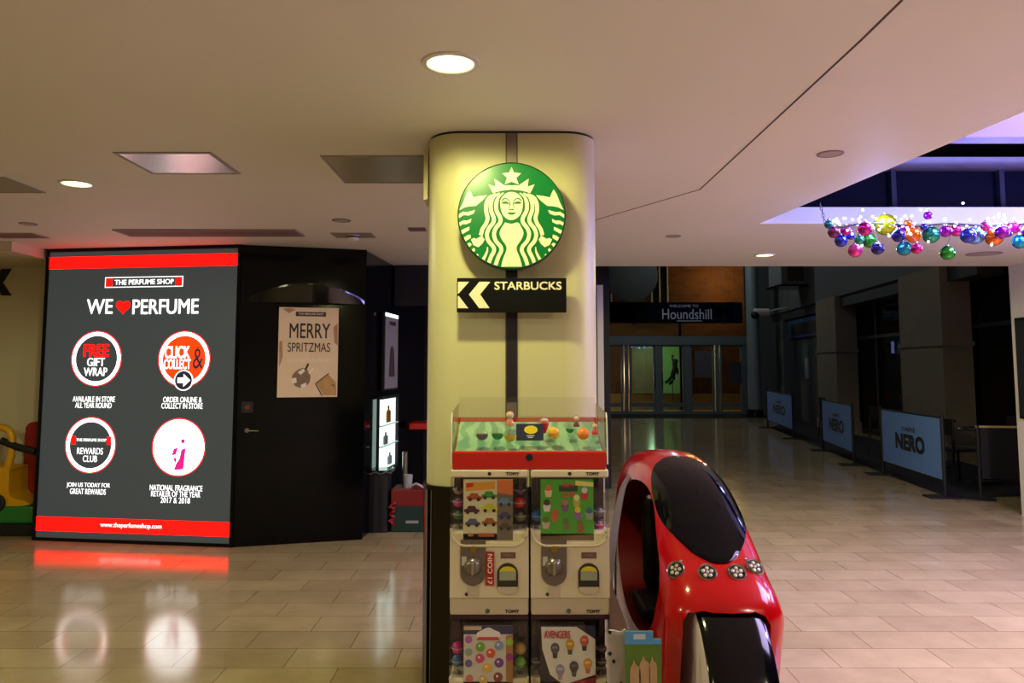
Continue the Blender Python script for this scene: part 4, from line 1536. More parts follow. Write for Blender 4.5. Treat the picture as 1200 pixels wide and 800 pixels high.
# card: toy cars
cpoly('ul', [(0.04, 0.80), (0.64, 0.84), (0.64, 0.97), (0.04, 0.94)], (216, 150, 30), 'print_banner')
cpoly('ul', [(0.68, 0.78), (1.0, 0.74), (1.0, 0.99), (0.68, 0.99)], (206, 108, 36), 'print_corner')
cpoly('ul', [(0.68, 0.0), (1.0, 0.0), (1.0, 0.74), (0.68, 0.78)], (104, 94, 76), 'print_side_panel')
cpoly('ul', [(0.06, 0.86), (0.2, 0.88), (0.2, 0.95), (0.06, 0.93)], (200, 40, 24), 'print_logo', layer=1)
cpoly('ul', [(0.30, 0.06), (0.62, 0.06), (0.62, 0.12), (0.30, 0.12)], (176, 84, 40), 'print_caption')
cdisc('ul', 0.15, 0.09, 0.011, (190, 110, 40), 'print_price', 0, 0.006)


def pcar(u, v, s, col, layer=1):
    body = [(-1, -0.25), (1, -0.25), (1.05, 0.1), (0.65, 0.2), (0.4, 0.62), (-0.45, 0.62), (-0.7, 0.22), (-1.05, 0.15)]
    cpoly('ul', [(u + p[0] * s, v + p[1] * s * 0.8) for p in body], col, 'print_car', layer=layer)
    for q in (-0.55, 0.55):
        cdisc('ul', u + q * s, v - 0.25 * s * 0.8, 0.0065, (30, 28, 26), 'print_wheel', layer + 1)


for u, v, s, col in ((0.22, 0.70, 0.15, (170, 70, 40)), (0.52, 0.73, 0.15, (50, 140, 40)), (0.17, 0.49, 0.15, (70, 26, 40)), (0.53, 0.52, 0.16, (190, 190, 40)),
                     (0.19, 0.28, 0.15, (74, 84, 110)), (0.53, 0.29, 0.15, (150, 84, 34)), (0.84, 0.62, 0.15, (90, 130, 160)), (0.84, 0.40, 0.13, (60, 56, 96)), (0.84, 0.22, 0.13, (70, 60, 30))):
    pcar(u, v, s, col)
# card: green club card with plain round toys
cpoly('ur', [(0.35, 0.80), (0.70, 0.80), (0.70, 0.90), (0.35, 0.90)], (26, 60, 34), 'print_plate')
cpoly('ur', [(0.66, 0.90), (1.0, 0.88), (1.0, 0.95), (0.66, 0.98)], (226, 214, 120), 'print_ribbon')
ctext('ur', 'PARTY', 0.52, 0.905, 0.046, 0.015, (226, 70, 84), 0.01, 2)
ctext('ur', 'CLUB', 0.52, 0.755, 0.046, 0.018, (226, 70, 84), 0.01, 2)


def ptoy(kx, u, v, head, body, r=0.011):
    cpoly(kx, [(u - 0.05, v - 0.13), (u + 0.05, v - 0.13), (u + 0.075, v - 0.02), (u - 0.075, v - 0.02)], body, 'print_toy_body', layer=1)
    cdisc(kx, u, v + 0.02, r, head, 'print_toy_head', 2)


for u, v, h, b in ((0.15, 0.84, (206, 96, 50), (226, 190, 130)), (0.83, 0.80, (200, 205, 200), (190, 40, 50)), (0.12, 0.60, (60, 36, 44), (214, 206, 200)),
                   (0.46, 0.60, (176, 104, 96), (110, 84, 110)), (0.68, 0.68, (214, 220, 140), (180, 170, 60)), (0.27, 0.44, (186, 70, 40), (176, 96, 60)),
                   (0.70, 0.48, (206, 190, 40), (140, 90, 150)), (0.92, 0.47, (50, 96, 140), (150, 150, 140)), (0.10, 0.32, (80, 110, 30), (190, 170, 150)),
                   (0.48, 0.30, (84, 110, 50), (110, 120, 60)), (0.75, 0.26, (120, 100, 60), (160, 90, 50))):
    ptoy('ur', u, v, h, b)
cpoly('ur', [(0.0, 0.0), (1.0, 0.0), (1.0, 0.10), (0.0, 0.06)], (112, 86, 54), 'print_foot')
# card: coloured balls
cpoly('dl', [(0.0, 0.86), (1.0, 0.86), (1.0, 1.0), (0.0, 1.0)], (48, 44, 84), 'print_sky')
cpoly('dl', [(0.0, 0.93), (0.36, 0.93), (0.36, 0.99), (0.0, 0.99)], (206, 176, 140), 'print_ribbon', layer=1)
cpoly('dl', catmull([(0.3, 0.80), (0.7, 0.80), (0.74, 0.88), (0.62, 0.93), (0.5, 0.97), (0.38, 0.93), (0.27, 0.88)], 4, True), (232, 230, 220), 'print_cloud', layer=1)
cpoly('dl', [(0.27, 0.77), (0.73, 0.77), (0.70, 0.82), (0.30, 0.82)], (200, 60, 76), 'print_banner', layer=2)
cpoly('dl', [(0.86, 0.1), (1.0, 0.1), (1.0, 0.86), (0.86, 0.84)], (170, 120, 60), 'print_side_panel')
for u, v, col in ((0.34, 0.66, (110, 170, 40)), (0.72, 0.68, (130, 150, 176)), (0.55, 0.56, (214, 84, 40)), (0.33, 0.48, (206, 70, 110)), (0.72, 0.41, (110, 56, 140)),
                  (0.48, 0.33, (222, 176, 50)), (0.10, 0.78, (180, 90, 170)), (0.10, 0.58, (140, 160, 140)), (0.10, 0.40, (104, 96, 136)), (0.12, 0.16, (206, 110, 96)),
                  (0.70, 0.18, (130, 60, 50)), (0.40, 0.14, (214, 180, 90)), (0.93, 0.74, (150, 190, 50)), (0.93, 0.50, (150, 40, 130))):
    cdisc('dl', u, v, 0.0165 if 0.2 < u < 0.9 else 0.013, col, 'print_ball', 2)
    if 0.2 < u < 0.9:
        cdisc('dl', u - 0.02, v + 0.02, 0.004, (240, 236, 226), 'print_glint', 3)
cpoly('dl', [(0.0, 0.0), (0.0, -0.06), (1.0, -0.06), (1.0, 0.0)], (96, 110, 120), 'print_foot')
# card: white hexagon with plain toys
cpoly('dr', [(0.02, 0.98), (0.66, 0.98), (1.0, 0.78), (1.0, 0.22), (0.42, 0.06), (0.18, 0.22), (0.04, 0.62)], (218, 214, 200), 'print_hexagon')
cpoly('dr', [(0.30, 0.02), (1.0, 0.10), (1.0, 0.18), (0.40, 0.06)], (150, 30, 34), 'print_stripe', layer=1)
cpoly('dr', [(-0.02, -0.02), (1.0, -0.08), (1.0, 0.06), (0.0, 0.03)], (140, 34, 40), 'print_foot', layer=0)
cpoly('dr', [(0.74, 0.98), (1.0, 0.98), (1.0, 0.84)], (34, 40, 76), 'print_corner', layer=1)
ctext('dr', 'AVENGERS', 0.31, 0.86, 0.094, 0.026, (200, 26, 30), 0.02, 2)
for u, v, h, b in ((0.27, 0.62, (88, 84, 92), (60, 56, 66)), (0.54, 0.68, (196, 150, 50), (76, 70, 60)), (0.80, 0.74, (190, 90, 70), (50, 46, 56)),
                   (0.36, 0.28, (140, 140, 160), (190, 140, 120)), (0.61, 0.33, (66, 64, 72), (96, 90, 86)), (0.86, 0.38, (206, 150, 70), (190, 120, 56))):
    cpoly('dr', [(u - 0.035, v - 0.14), (u + 0.035, v - 0.14), (u + 0.05, v - 0.03), (u - 0.05, v - 0.03)], b, 'print_toy_body', layer=1)
    cdisc('dr', u, v + 0.02, 0.016, h, 'print_toy_head', 2, 0.019)
    cpoly('dr', [(u - 0.05, v + 0.02), (u + 0.05, v + 0.02), (u + 0.04, v + 0.05), (u - 0.04, v + 0.05)], tuple(min(255, c + 50) for c in h), 'print_toy_visor', layer=3)

# stand under the machines
o = thing('machine_stand', 'low dark steel stand under the stack of capsule machines', 'stand', (0.064, GY, 0))
st = MB()
st.box(-0.30, 0.30, 0.0, 0.36, 0.10, 0.16, 0.004)
st.build('platform', M_dark, o)
for sx in (-0.27, 0.27):
    for sy in (0.05, 0.31):
        MB().lathe([(0.02, 0.03), (0.02, 0.1)], (sx, sy, 0), 'z', 12).build('leg', M_dark, o)
        MB().lathe([(0.03, 0.0), (0.03, 0.03), (0.02, 0.035)], (sx, sy, 0), 'z', 14).build('foot', M_blackmat, o)


def capsule(kx, x, z, col, label, y=0.055, r=0.0215, clear_top=True):
    o, cd, c0, c1 = MAC[kx]
    t = thing('toy_capsule', label, 'toy capsule', (o.location.x + x, o.location.y + y, o.location.z + z - r), random.uniform(-0.6, 0.6), 'toy capsules inside the machines')
    b = MB()
    b.lathe([(r * math.sin(a), r - r * math.cos(a)) for a in [PI / 2 * i / 7 for i in range(8)]], (0, 0, 0), 'z', 20)
    b.build('bottom_half', mat('capsule_%02x%02x%02x' % col, col, 0.25, vary=0.15, scale=60), t)
    b = MB()
    b.lathe([(r * 1.03, r - 0.0015), (r * 1.03, r + 0.0015)], (0, 0, 0), 'z', 20)
    b.build('seam_ring', mat('capsule_seam', (170, 165, 150), 0.3), t)
    b = MB()
    b.lathe([(r * math.sin(a), r - r * math.cos(a)) for a in [PI / 2 + PI / 2 * i / 7 for i in range(8)]], (0, 0, 0), 'z', 20)
    b.build('top_half', M_clear if clear_top else mat('capsule_%02x%02x%02x' % col, col, 0.25), t)
    if clear_top:
        MB().sphere((0, 0, r * 1.05), r * 0.55, 10).build('toy', mat('capsule_toy_%02x%02x%02x' % col, tuple(min(255, int(c * 0.6 + 60)) for c in col), 0.5), t)
    return t


MN = {'ul': 'upper left machine', 'ur': 'upper right machine', 'dl': 'lower left machine', 'dr': 'lower right machine'}
CAPS = [('ul', -0.117, 0.398, (196, 60, 120), 'pink capsule', 'l', 1), ('ul', -0.117, 0.352, (40, 110, 56), 'green capsule', 'l', 1), ('ul', -0.117, 0.300, (96, 120, 70), 'dull green capsule at the bottom', 'l', 1),
        ('ul', -0.117, 0.444, (150, 120, 120), 'greyish capsule at the top', 'l', 1),
        ('ul', 0.110, 0.394, (190, 36, 30), 'glossy red capsule', 'r', 0), ('ul', 0.114, 0.345, (110, 104, 56), 'olive capsule', 'r', 1), ('ul', 0.110, 0.300, (120, 110, 70), 'brownish capsule at the bottom', 'r', 1),
        ('ul', 0.112, 0.440, (90, 50, 100), 'purple capsule', 'r', 1),
        ('ur', -0.119, 0.346, (40, 110, 190), 'blue capsule', 'l', 0), ('ur', -0.117, 0.300, (90, 90, 84), 'grey capsule', 'l', 1),
        ('ur', 0.113, 0.315, (190, 50, 110), 'magenta capsule', 'r', 1), ('ur', 0.114, 0.362, (110, 110, 120), 'silver grey capsule', 'r', 1),
        ('dl', -0.117, 0.392, (206, 40, 140), 'bright magenta capsule', 'l', 0), ('dl', -0.117, 0.346, (56, 100, 150), 'blue capsule', 'l', 0), ('dl', -0.117, 0.300, (110, 80, 50), 'brown capsule', 'l', 1),
        ('dl', 0.113, 0.388, (200, 150, 60), 'gold capsule', 'r', 0), ('dl', 0.113, 0.340, (110, 180, 50), 'bright green capsule', 'r', 0), ('dl', 0.113, 0.295, (80, 90, 60), 'mossy capsule', 'r', 1),
        ('dr', -0.121, 0.345, (60, 66, 60), 'dark grey capsule', 'l', 1), ('dr', -0.119, 0.300, (150, 86, 50), 'orange brown capsule', 'l', 1),
        ('dr', 0.115, 0.345, (96, 96, 92), 'grey capsule', 'r', 1), ('dr', 0.115, 0.300, (120, 112, 100), 'beige capsule', 'r', 1), ('dr', 0.115, 0.390, (60, 60, 70), 'smoky capsule', 'r', 1)]
for kx, x, z, c, nm_, sd, ct in CAPS:
    capsule(kx, x, z, c, '%s %s of the card in the %s' % (nm_, {'l': 'left', 'r': 'right'}[sd], MN[kx]), clear_top=bool(ct))

# =================================================================== DISPLAY TRAY ON TOP
TX = 0.064
TZ0, TZ1, TY0, TY1 = 1.273, 1.372, 2.885, 3.24      # clear cover plane


def tray_pt(px, py):
    """point on the sloping clear cover seen at a pixel"""
    d = ray(px, py)
    k = (TZ1 - TZ0) / (TY1 - TY0)
    t = (TZ0 - CAMH - k * TY0) / (d.z - k * d.y)
    return ORG + d * t


o = thing('display_tray', 'red-fronted display tray with mint board on top of the capsule machines', 'display tray', (TX, GY, 1.204))
rb = MB()
rb.box(-0.284, 0.284, -0.002, 0.03, 0.0, 0.066, 0.006)
rl = rb.build('front_rail', mat('tray_red', (190, 26, 12), 0.3, vary=0.03), o)
MB().lathe([(0.0, -0.001), (0.008, -0.0008), (0.010, -0.004), (0.013, -0.003), (0.014, 0.0)], (0.0, -0.002, 0.045), 'y', 20).build('rail_lock', M_ink2, rl)


def mint_mat():
    m = mat('mint_board', (150, 206, 164), 0.4, vary=0.03)
    nt = m.node_tree
    b_ = nt.nodes['Principled BSDF']
    tc = nt.nodes.new('ShaderNodeTexCoord')
    vo = nt.nodes.new('ShaderNodeTexWave')
    vo.inputs['Scale'].default_value = 5
    vo.inputs['Distortion'].default_value = 9
    nt.links.new(tc.outputs['Object'], vo.inputs['Vector'])
    rp = nt.nodes.new('ShaderNodeValToRGB')
    rp.color_ramp.elements[0].position = 0.3
    rp.color_ramp.elements[0].color = rgb(112, 176, 140)
    rp.color_ramp.elements[1].position = 0.7
    rp.color_ramp.elements[1].color = rgb(160, 214, 170)
    nt.links.new(vo.outputs['Fac'], rp.inputs[0])
    nt.links.new(rp.outputs[0], b_.inputs['Base Color'])
    return m


bd = MB()
y0, y1 = 0.03, 0.385
bd.prism([(y0, 0.035), (y1, 0.152), (y1, 0.146), (y0, 0.029)], -0.28, 0.28, 'x')
bd.build('mint_board', mint_mat(), o)
bk = MB()
bk.box(-0.288, 0.288, y1 - 0.012, y1 + 0.002, 0.140, 0.166)
bk.build('back_rail', MATS['tray_red'], o)
sb = MB()
sb.prism([(0.03, 0.0), (y1, 0.0), (y1, 0.10), (0.03, 0.03)], -0.282, -0.277, 'x')
sb.build('side_board', MATS['tray_red'], o)
sb = MB()
sb.prism([(0.03, 0.0), (y1, 0.0), (y1, 0.10), (0.03, 0.03)], 0.277, 0.282, 'x')
sb.build('side_board', MATS['tray_red'], o)
cv = MB()
cv.prism([(0.016, 0.069), (y1 - 0.013, 0.168), (y1 - 0.013, 0.171), (0.016, 0.072)], -0.276, 0.276, 'x')
cv.build('clear_cover', M_clear, o)
for sx in (-0.290, 0.2862):
    f = MB()
    f.prism([(-0.002, 0.02), (0.012, 0.17), (0.03, 0.205), (y1, 0.225), (y1, 0.07), (0.04, 0.02)], sx, sx + 0.004, 'x')
    f.build('clear_side', clear('acrylic_edge', (245, 240, 225), 0.5, 0.05, 0.9), o)
    e_ = MB()
    e_.tube(catmull([(sx + 0.002, -0.002, 0.02), (sx + 0.002, 0.004, 0.10), (sx + 0.002, 0.014, 0.172), (sx + 0.002, 0.03, 0.206)], 5), 0.0028, 6)
    e_.build('acrylic_edge', mat('acrylic_bright_edge', (226, 216, 196), 0.2), o)
f = MB()
f.box(-0.285, 0.285, y1 + 0.003, y1 + 0.006, 0.10, 0.25)
f.build('clear_back', M_clear, o)

# toys on the tray
def toy(kind, px, py, rpx, col, label, name='toy_capsule', cat='toy capsule'):
    p = tray_pt(px, py + rpx)
    s = p.y / 900.0
    r = rpx * s
    t = thing(name, label, cat, p + Vector((0, 0, 0.004)), 0, 'toys on the display tray')
    mc = mat('toy_%02x%02x%02x' % col, col, 0.3, vary=0.12, scale=50)
    if kind == 'half':
        MB().lathe([(r * math.sin(a), r - r * math.cos(a)) for a in [PI / 2 * i / 8 for i in range(9)]], (0, 0, 0), 'z', 24).build('bottom_half', mc, t)
        MB().lathe([(r * math.sin(a), r - r * math.cos(a)) for a in [PI / 2 + PI / 2 * i / 8 for i in range(9)]], (0, 0, 0), 'z', 24).build('top_half', M_clear, t)
    elif kind == 'ball':
        MB().lathe([(r * math.sin(a), r - r * math.cos(a)) for a in [PI * i / 16 for i in range(17)]], (0, 0, 0), 'z', 24).build('ball', mc, t)
        MB().lathe([(r * 1.01, r * 0.96), (r * 1.04, r), (r * 1.01, r * 1.04)], (0, 0, 0), 'z', 24).build('seam', mat('toy_seam', (190, 150, 90), 0.3), t)
    elif kind == 'figure':
        MB().lathe([(0, 0), (r * 0.6, 0), (r * 0.65, r * 0.3), (r * 0.35, r * 1.0), (r * 0.2, r * 1.1)], (0, 0, 0), 'z', 18).build('figure_body', mc, t)
        MB().sphere((0, 0, r * 1.55), r * 0.55, 16).build('figure_head', mat('figure_pale', (206, 180, 150), 0.5), t)
        MB().lathe([(0.0, r * 2.2), (r * 0.4, r * 2.05), (r * 0.58, r * 1.7), (r * 0.6, r * 1.5)], (0, 0.004, 0), 'z', 16).build('figure_cap', mat('figure_cap_%02x' % col[0], tuple(int(c * 0.7) for c in col), 0.5), t)
    elif kind == 'cone':
        MB().lathe([(0, 0), (r * 0.28, r * 0.1), (r * 0.62, r * 1.2), (r * 0.7, r * 1.5), (r * 0.3, r * 1.7), (0, r * 1.72)], (0, 0, 0), 'z', 20).build('cone', mc, t)
        MB().sphere((0, 0, r * 1.85), r * 0.45, 14, sc=(1.4, 1.2, 0.8)).build('topping', mat('cone_topping', (196, 170, 170), 0.4), t)
    return t


toy('half', 565, 510, 7, (110, 84, 110), 'capsule with grey-purple lower half, leftmost on the display tray')
toy('half', 583, 509.5, 7, (50, 140, 76), 'capsule with green lower half, second from left on the tray')
toy('half', 598, 511.5, 7.2, (196, 170, 30), 'capsule with yellow lower half left of the navy card')
toy('figure', 597.5, 492, 8, (190, 120, 90), 'small standing figure in front of the pillar channel on the tray', 'toy_figure', 'toy')
toy('cone', 638, 501, 8, (206, 50, 56), 'red cone-shaped toy right behind the navy card', 'toy_cone', 'toy')
toy('ball', 648.5, 508.5, 7, (222, 166, 24), 'yellow ball toy right of the navy card', 'toy_ball', 'toy')
toy('half', 668, 503.5, 5, (40, 120, 60), 'small green capsule at the back of the tray beside the orange ball')
toy('figure', 675.5, 495, 6, (110, 40, 56), 'dark red little figure behind the orange ball on the tray', 'toy_figure', 'toy')
toy('ball', 683.5, 509.5, 7, (232, 126, 26), 'orange ball toy near the right end of the tray', 'toy_ball', 'toy')
toy('figure', 697, 504, 6, (200, 56, 76), 'pinkish red figure at the right end of the tray', 'toy_figure', 'toy')
pc0, pc1 = tray_pt(605, 517), tray_pt(637, 517)
o = thing('price_card', 'navy card with a yellow oval standing on the display tray', 'card', ((pc0.x + pc1.x) / 2, pc0.y, pc0.z + 0.003))
cw = (pc1.x - pc0.x) / 2
cd = MB()
cd.prism([(0.0, 0.0), (0.02, 0.062), (0.022, 0.061), (0.002, 0.0)], -cw, cw, 'x')
cd.build('card', mat('navy_card', (34, 40, 72), 0.4), o)
ov = MB()
ov.lathe([(0, -0.0012), (0.026, -0.0012), (0.026, 0.001)], (0, 0, 0), 'y', 32, sy=0.62)
oo = ov.build('yellow_oval', mat('card_yellow', (226, 206, 20), 0.45), o)
oo.location = (0.004, 0.0125, 0.040)
oo.rotation_euler = (-math.atan2(0.02, 0.062), 0, 0)
for zz, ww in ((0.018, 0.030), (0.012, 0.02)):
    t_ = MB().box(-ww / 2, ww / 2, -0.001, 0.001, -0.0016, 0.0016).build('white_print', mat('card_white_print', (200, 205, 215), 0.5), o)
    t_.location = (0.002, zz * 0.02 / 0.062 - 0.0005, zz)
    t_.rotation_euler = (-math.atan2(0.02, 0.062), 0, 0)

# =================================================================== RED RIDE
RX = 0.700
HW = 0.198
prof = catmull([(2.74, 0.10), (2.66, 0.30), (2.57, 0.58), (2.52, 0.76), (2.57, 0.855), (2.70, 0.925), (2.88, 1.03), (3.08, 1.125), (3.28, 1.178),
                (3.48, 1.196), (3.68, 1.182), (3.84, 1.115), (3.95, 0.97), (4.0, 0.75), (3.99, 0.45), (3.94, 0.10)], 5)
rr_ = thing('motorcycle_ride', 'red coin-operated vehicle ride with dark windscreen, four lamps and black front wheel', 'ride', (0, 0, 0))
rr_.location = (RX, 3.2, 0)
NP = len(prof)
nrm = []
for i, p in enumerate(prof):
    a, b = prof[max(0, i - 1)], prof[min(NP - 1, i + 1)]
    t = Vector((b[0] - a[0], b[1] - a[1])).normalized()
    nrm.append(Vector((t.y, -t.x)))  # inward is to the right of travel (front->top->back)
vs = []
lay = []
for k in range(9):
    a = PI / 2 * k / 8
    lay.append((math.sin(a), 1 - math.cos(a)))
SR = 0.115
mb = MB()
rows = []
layers = [(-HW + SR - SR * s_, SR * c_) for s_, c_ in lay[::-1]] + [(HW - SR + SR * s_, SR * c_) for s_, c_ in lay]
# crown the middle slightly
mid = []
for x, ins in layers:
    mid.append((x, ins))
mid = mid[:9] + [(-0.06, -0.006), (0.0, -0.009), (0.06, -0.006)] + mid[9:]
for x, ins in mid:
    row = []
    for (p, n_) in zip(prof, nrm):
        k = ins * (0.95 if p[1] > 0.3 else 0.5)
        nx = 1.0 - 0.10 * max(0, min(1, (p[1] - 0.75) / 0.45))
        q = (p[0] + n_.x * k, max(0.10, p[1] + n_.y * k))
        row.append(mb.bm.verts.new((x * nx, q[0] - 3.2, q[1])))
    rows.append(row)
for a, b in zip(rows, rows[1:]):
    for i in range(NP - 1):
        mb.face([a[i], a[i + 1], b[i + 1], b[i]], 0, True)
    mb.face([a[NP - 1], a[0], b[0], b[NP - 1]])
mb.face(rows[0])
mb.face(rows[-1][::-1])
M_rred = mat('ride_gloss_red', (176, 5, 7), 0.18, coat=0.25, spec=0.35, vary=0.03)
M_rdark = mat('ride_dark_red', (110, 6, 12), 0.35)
body = mb.build('body_shell', M_rred, rr_)


def boolean(target, cutter_mb, m=None):
    c = cutter_mb.build('cutter', m)
    md = target.modifiers.new('cut', 'BOOLEAN')
    md.operation = 'DIFFERENCE'
    md.solver = 'EXACT'
    md.object = c
    md.material_mode = 'TRANSFER'
    bpy.context.view_layer.update()
    dg = bpy.context.evaluated_depsgraph_get()
    me = bpy.data.meshes.new_from_object(target.evaluated_get(dg))
    target.modifiers.remove(md)
    old = target.data
    target.data = me
    bpy.data.meshes.remove(old)
    cm = c.data
    bpy.data.objects.remove(c)
    bpy.data.meshes.remove(cm)


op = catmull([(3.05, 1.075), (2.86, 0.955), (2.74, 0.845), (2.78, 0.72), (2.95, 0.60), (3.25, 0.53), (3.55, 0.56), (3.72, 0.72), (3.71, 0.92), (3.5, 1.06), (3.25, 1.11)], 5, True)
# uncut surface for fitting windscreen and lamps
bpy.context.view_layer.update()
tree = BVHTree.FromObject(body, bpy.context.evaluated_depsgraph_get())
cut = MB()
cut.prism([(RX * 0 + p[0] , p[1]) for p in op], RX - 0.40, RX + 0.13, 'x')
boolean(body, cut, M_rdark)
cut = MB()
cut.lathe([(0.360, RX - 0.152), (0.386, RX - 0.134), (0.397, RX - 0.095), (0.399, RX - 0.04), (0.399, RX + 0.035), (0.397, RX + 0.075), (0.386, RX + 0.108), (0.360, RX + 0.126)], (0, 2.72, 0.455), 'x', 64, smooth=False)
boolean(body, cut, M_rred)
for p_ in body.data.polygons:
    p_.use_smooth = True
body.data.set_sharp_from_angle(angle=R(42))

# windscreen: superellipse in plan laid on the shell
ws = MB()
rings = []
NS = 56
YC, YH = -0.200, 0.335   # centre (local y), half length
for rr in [0.0, 0.35, 0.6, 0.8, 0.93, 0.985, 1.0, 1.0]:
    ring = []
    for i in range(NS):
        a = 2 * PI * i / NS
        ca, sa = math.cos(a), math.sin(a)
        k = 1 / (abs(ca) ** 2.25 + abs(sa) ** 2.25) ** (1 / 2.25)
        v = sa * k * rr
        hw = 0.157 * (1.0 - 0.04 * v)
        if v < -0.1:
            hw *= 1 - 0.30 * ((-v - 0.1) / 0.9) ** 2
        x, y = 0.006 + ca * k * rr * hw, YC + v * YH
        hit = tree.ray_cast(Vector((x, y, 3)), Vector((0, 0, -1)))
        ring.append(hit)
    rings.append(ring)
vr = []
for j, ring in enumerate(rings):
    lift = 0.008 if j < 6 else (0.005 if j == 6 else -0.012)
    if j == 0:
        vr.append([ws.bm.verts.new(ring[0][0] + ring[0][1] * lift)])
    else:
        vr.append([ws.bm.verts.new(h[0] + h[1] * lift) for h in ring])
for a, b in zip(vr, vr[1:]):
    for i in range(NS):
        i2 = (i + 1) % NS
        if len(a) == 1:
            ws.face([a[0], b[i], b[i2]], 0, True)
        else:
            ws.face([a[i], a[i2], b[i2], b[i]], 0, True)
ws.build('windscreen', mat('dark_windscreen', (5, 6, 10), 0.06, spec=0.16), rr_)
# headlamps
for dx, yy in ((-0.142, -0.525), (-0.050, -0.575), (0.048, -0.575), (0.120, -0.53)):
    h = tree.ray_cast(Vector((dx, yy - 0.0, 3)), Vector((0, 0, -1)))
    p, n_ = h[0], h[1]
    n_ = (n_ + Vector((0, -0.5, 0.1))).normalized()
    q = n_.to_track_quat('Z', 'Y')
    b = MB()
    b.lathe([(0.022, -0.012), (0.030, -0.004), (0.032, 0.004), (0.029, 0.010), (0.026, 0.006), (0.024, 0.002), (0.0, 0.0)], (0, 0, 0), 'z', 28)
    hl = b.build('headlamp', M_chrome, rr_)
    hl.location = p + n_ * 0.004
    hl.rotation_mode = 'QUATERNION'
    hl.rotation_quaternion = q
    MB().lathe([(0, 0.004), (0.024, 0.004), (0.024, 0.0)], (0, 0, 0), 'z', 24).build('lamp_reflector', mat('lamp_dark_reflector', (70, 66, 62), 0.15, 0.9), hl)
    for k in range(5):
        a = 2 * PI * k / 5 + 0.3
        MB().sphere((0.0145 * math.cos(a), 0.0145 * math.sin(a), 0.005), 0.0068, 10, sc=(1, 1, 0.6)).build('lamp_lens', mat('lamp_pale_lens', (214, 206, 196), 0.1, 0.3), hl)
    MB().sphere((0, 0, 0.005), 0.0055, 10).build('lamp_lens', MATS['lamp_pale_lens'], hl)
# front wheel
b = MB()
wr = 0.42
b.lathe([(0.32, -0.092), (0.372, -0.092), (0.382, -0.080), (0.387, -0.05), (0.389, 0.01), (0.387, 0.07), (0.382, 0.105), (0.372, 0.118), (0.32, 0.118)], (-0.014, -0.48, 0.455), 'x', 80)
wheel = b.build('front_wheel', mat('wheel_gloss_black', (6, 6, 9), 0.12, spec=0.3), rr_)
for s in (-1, 1):
    b = MB()
    b.lathe([(0.0, s * 0.108), (0.358, s * 0.108), (0.366, s * 0.105), (0.368, s * 0.09)], (-0.014 + (0.0115 if s > 0 else 0.010), -0.48, 0.455), 'x', 72)
    b.build('wheel_disc', mat('wheel_white_disc', (206, 190, 196), 0.4), wheel)
# cockpit: seat and backrest seen through the side opening
b = MB()
b.box(-0.11, 0.12, 0.30, 0.40, 0.60, 1.0, 0.03)
b.build('backrest', mat('ride_black_seat', (10, 9, 10), 0.5), rr_)
b = MB()
b.box(-0.17, 0.12, 0.02, 0.32, 0.545, 0.60, 0.02)
b.build('seat', MATS['ride_black_seat'], rr_)
b = MB()
b.tube([(-0.12, -0.33, 0.85), (0.1, -0.33, 0.85)], 0.014)
b.tube([(0.0, -0.40, 0.80), (0.0, -0.33, 0.85)], 0.012)
b.build('handlebar', M_dark, rr_)
# body base
b = MB()
b.box(-0.2, 0.2, -0.56, 0.72, 0.0, 0.12, 0.02)
b.build('base', M_blackmat, rr_)
for xx, zz in ((-0.12, 0.955), (0.10, 0.945)):
    h = tree.ray_cast(Vector((xx, -0.50, 3)), Vector((0, 0, -1)))
    MB().sphere(h[0], 0.006, 8).build('screw', M_chrome, rr_)
# seam line bolts on the pillar
h = tree.ray_cast(Vector((-0.16, -0.14, 3)), Vector((0, 0, -1)))
MB().sphere(h[0], 0.014, 12, sc=(1, 1.3, 0.8)).build('hinge', mat('hinge_grey', (120, 110, 115), 0.3, 0.7), rr_)

# pale plastic side board between machines and ride
YB = 2.98
def bp(px, py, Y=YB):
    p = at(px, py, Y)
    return (p.x, p.z)


o = thing('side_board', 'white board with a curved clear plastic edge standing right of the capsule machines', 'board', (at(716, 700, YB).x, YB, 0))
ox = o.location.x
pts = [bp(711.5, 610), bp(713.5, 660), bp(718, 688), bp(727, 712), bp(737, 740), bp(737, 760), bp(711.5, 760)]
pts = [(x - ox, z) for x, z in pts]
pts[-1] = (pts[-1][0], 0.0)
pts[-2] = (pts[-2][0], 0.0)
MB().prism(pts, -0.006, 0.006, 'y').build('white_board', mat('white_side_board', (196, 188, 184), 0.45), o)
ed = catmull([bp(738, 556), bp(730, 574), bp(723, 610), bp(718, 650), bp(716, 684), bp(724, 706)], 6)
lf, rt = [], []
for i, p in enumerate(ed):
    wd = 0.017 * math.sin(PI * (0.12 + 0.8 * i / (len(ed) - 1)))
    lf.append((p[0] - wd - ox, p[1]))
    rt.append((p[0] + wd * 0.6 - ox, p[1]))
MB().prism(lf + rt[::-1], -0.004, 0.004, 'y').build('clear_edge', mat('milky_plastic_edge', (150, 146, 152), 0.25), o)

# picture board and pale cut-out in front of the ride
YL = 2.45
o = thing('picture_board', 'standing picture board with stepped blue header and green meadow beside the red ride', 'board', (at(753, 760, YL).x, YL, 0))
ox = o.location.x
def lp(px, py):
    p = at(px, py, YL)
    return (p.x - ox, p.z)


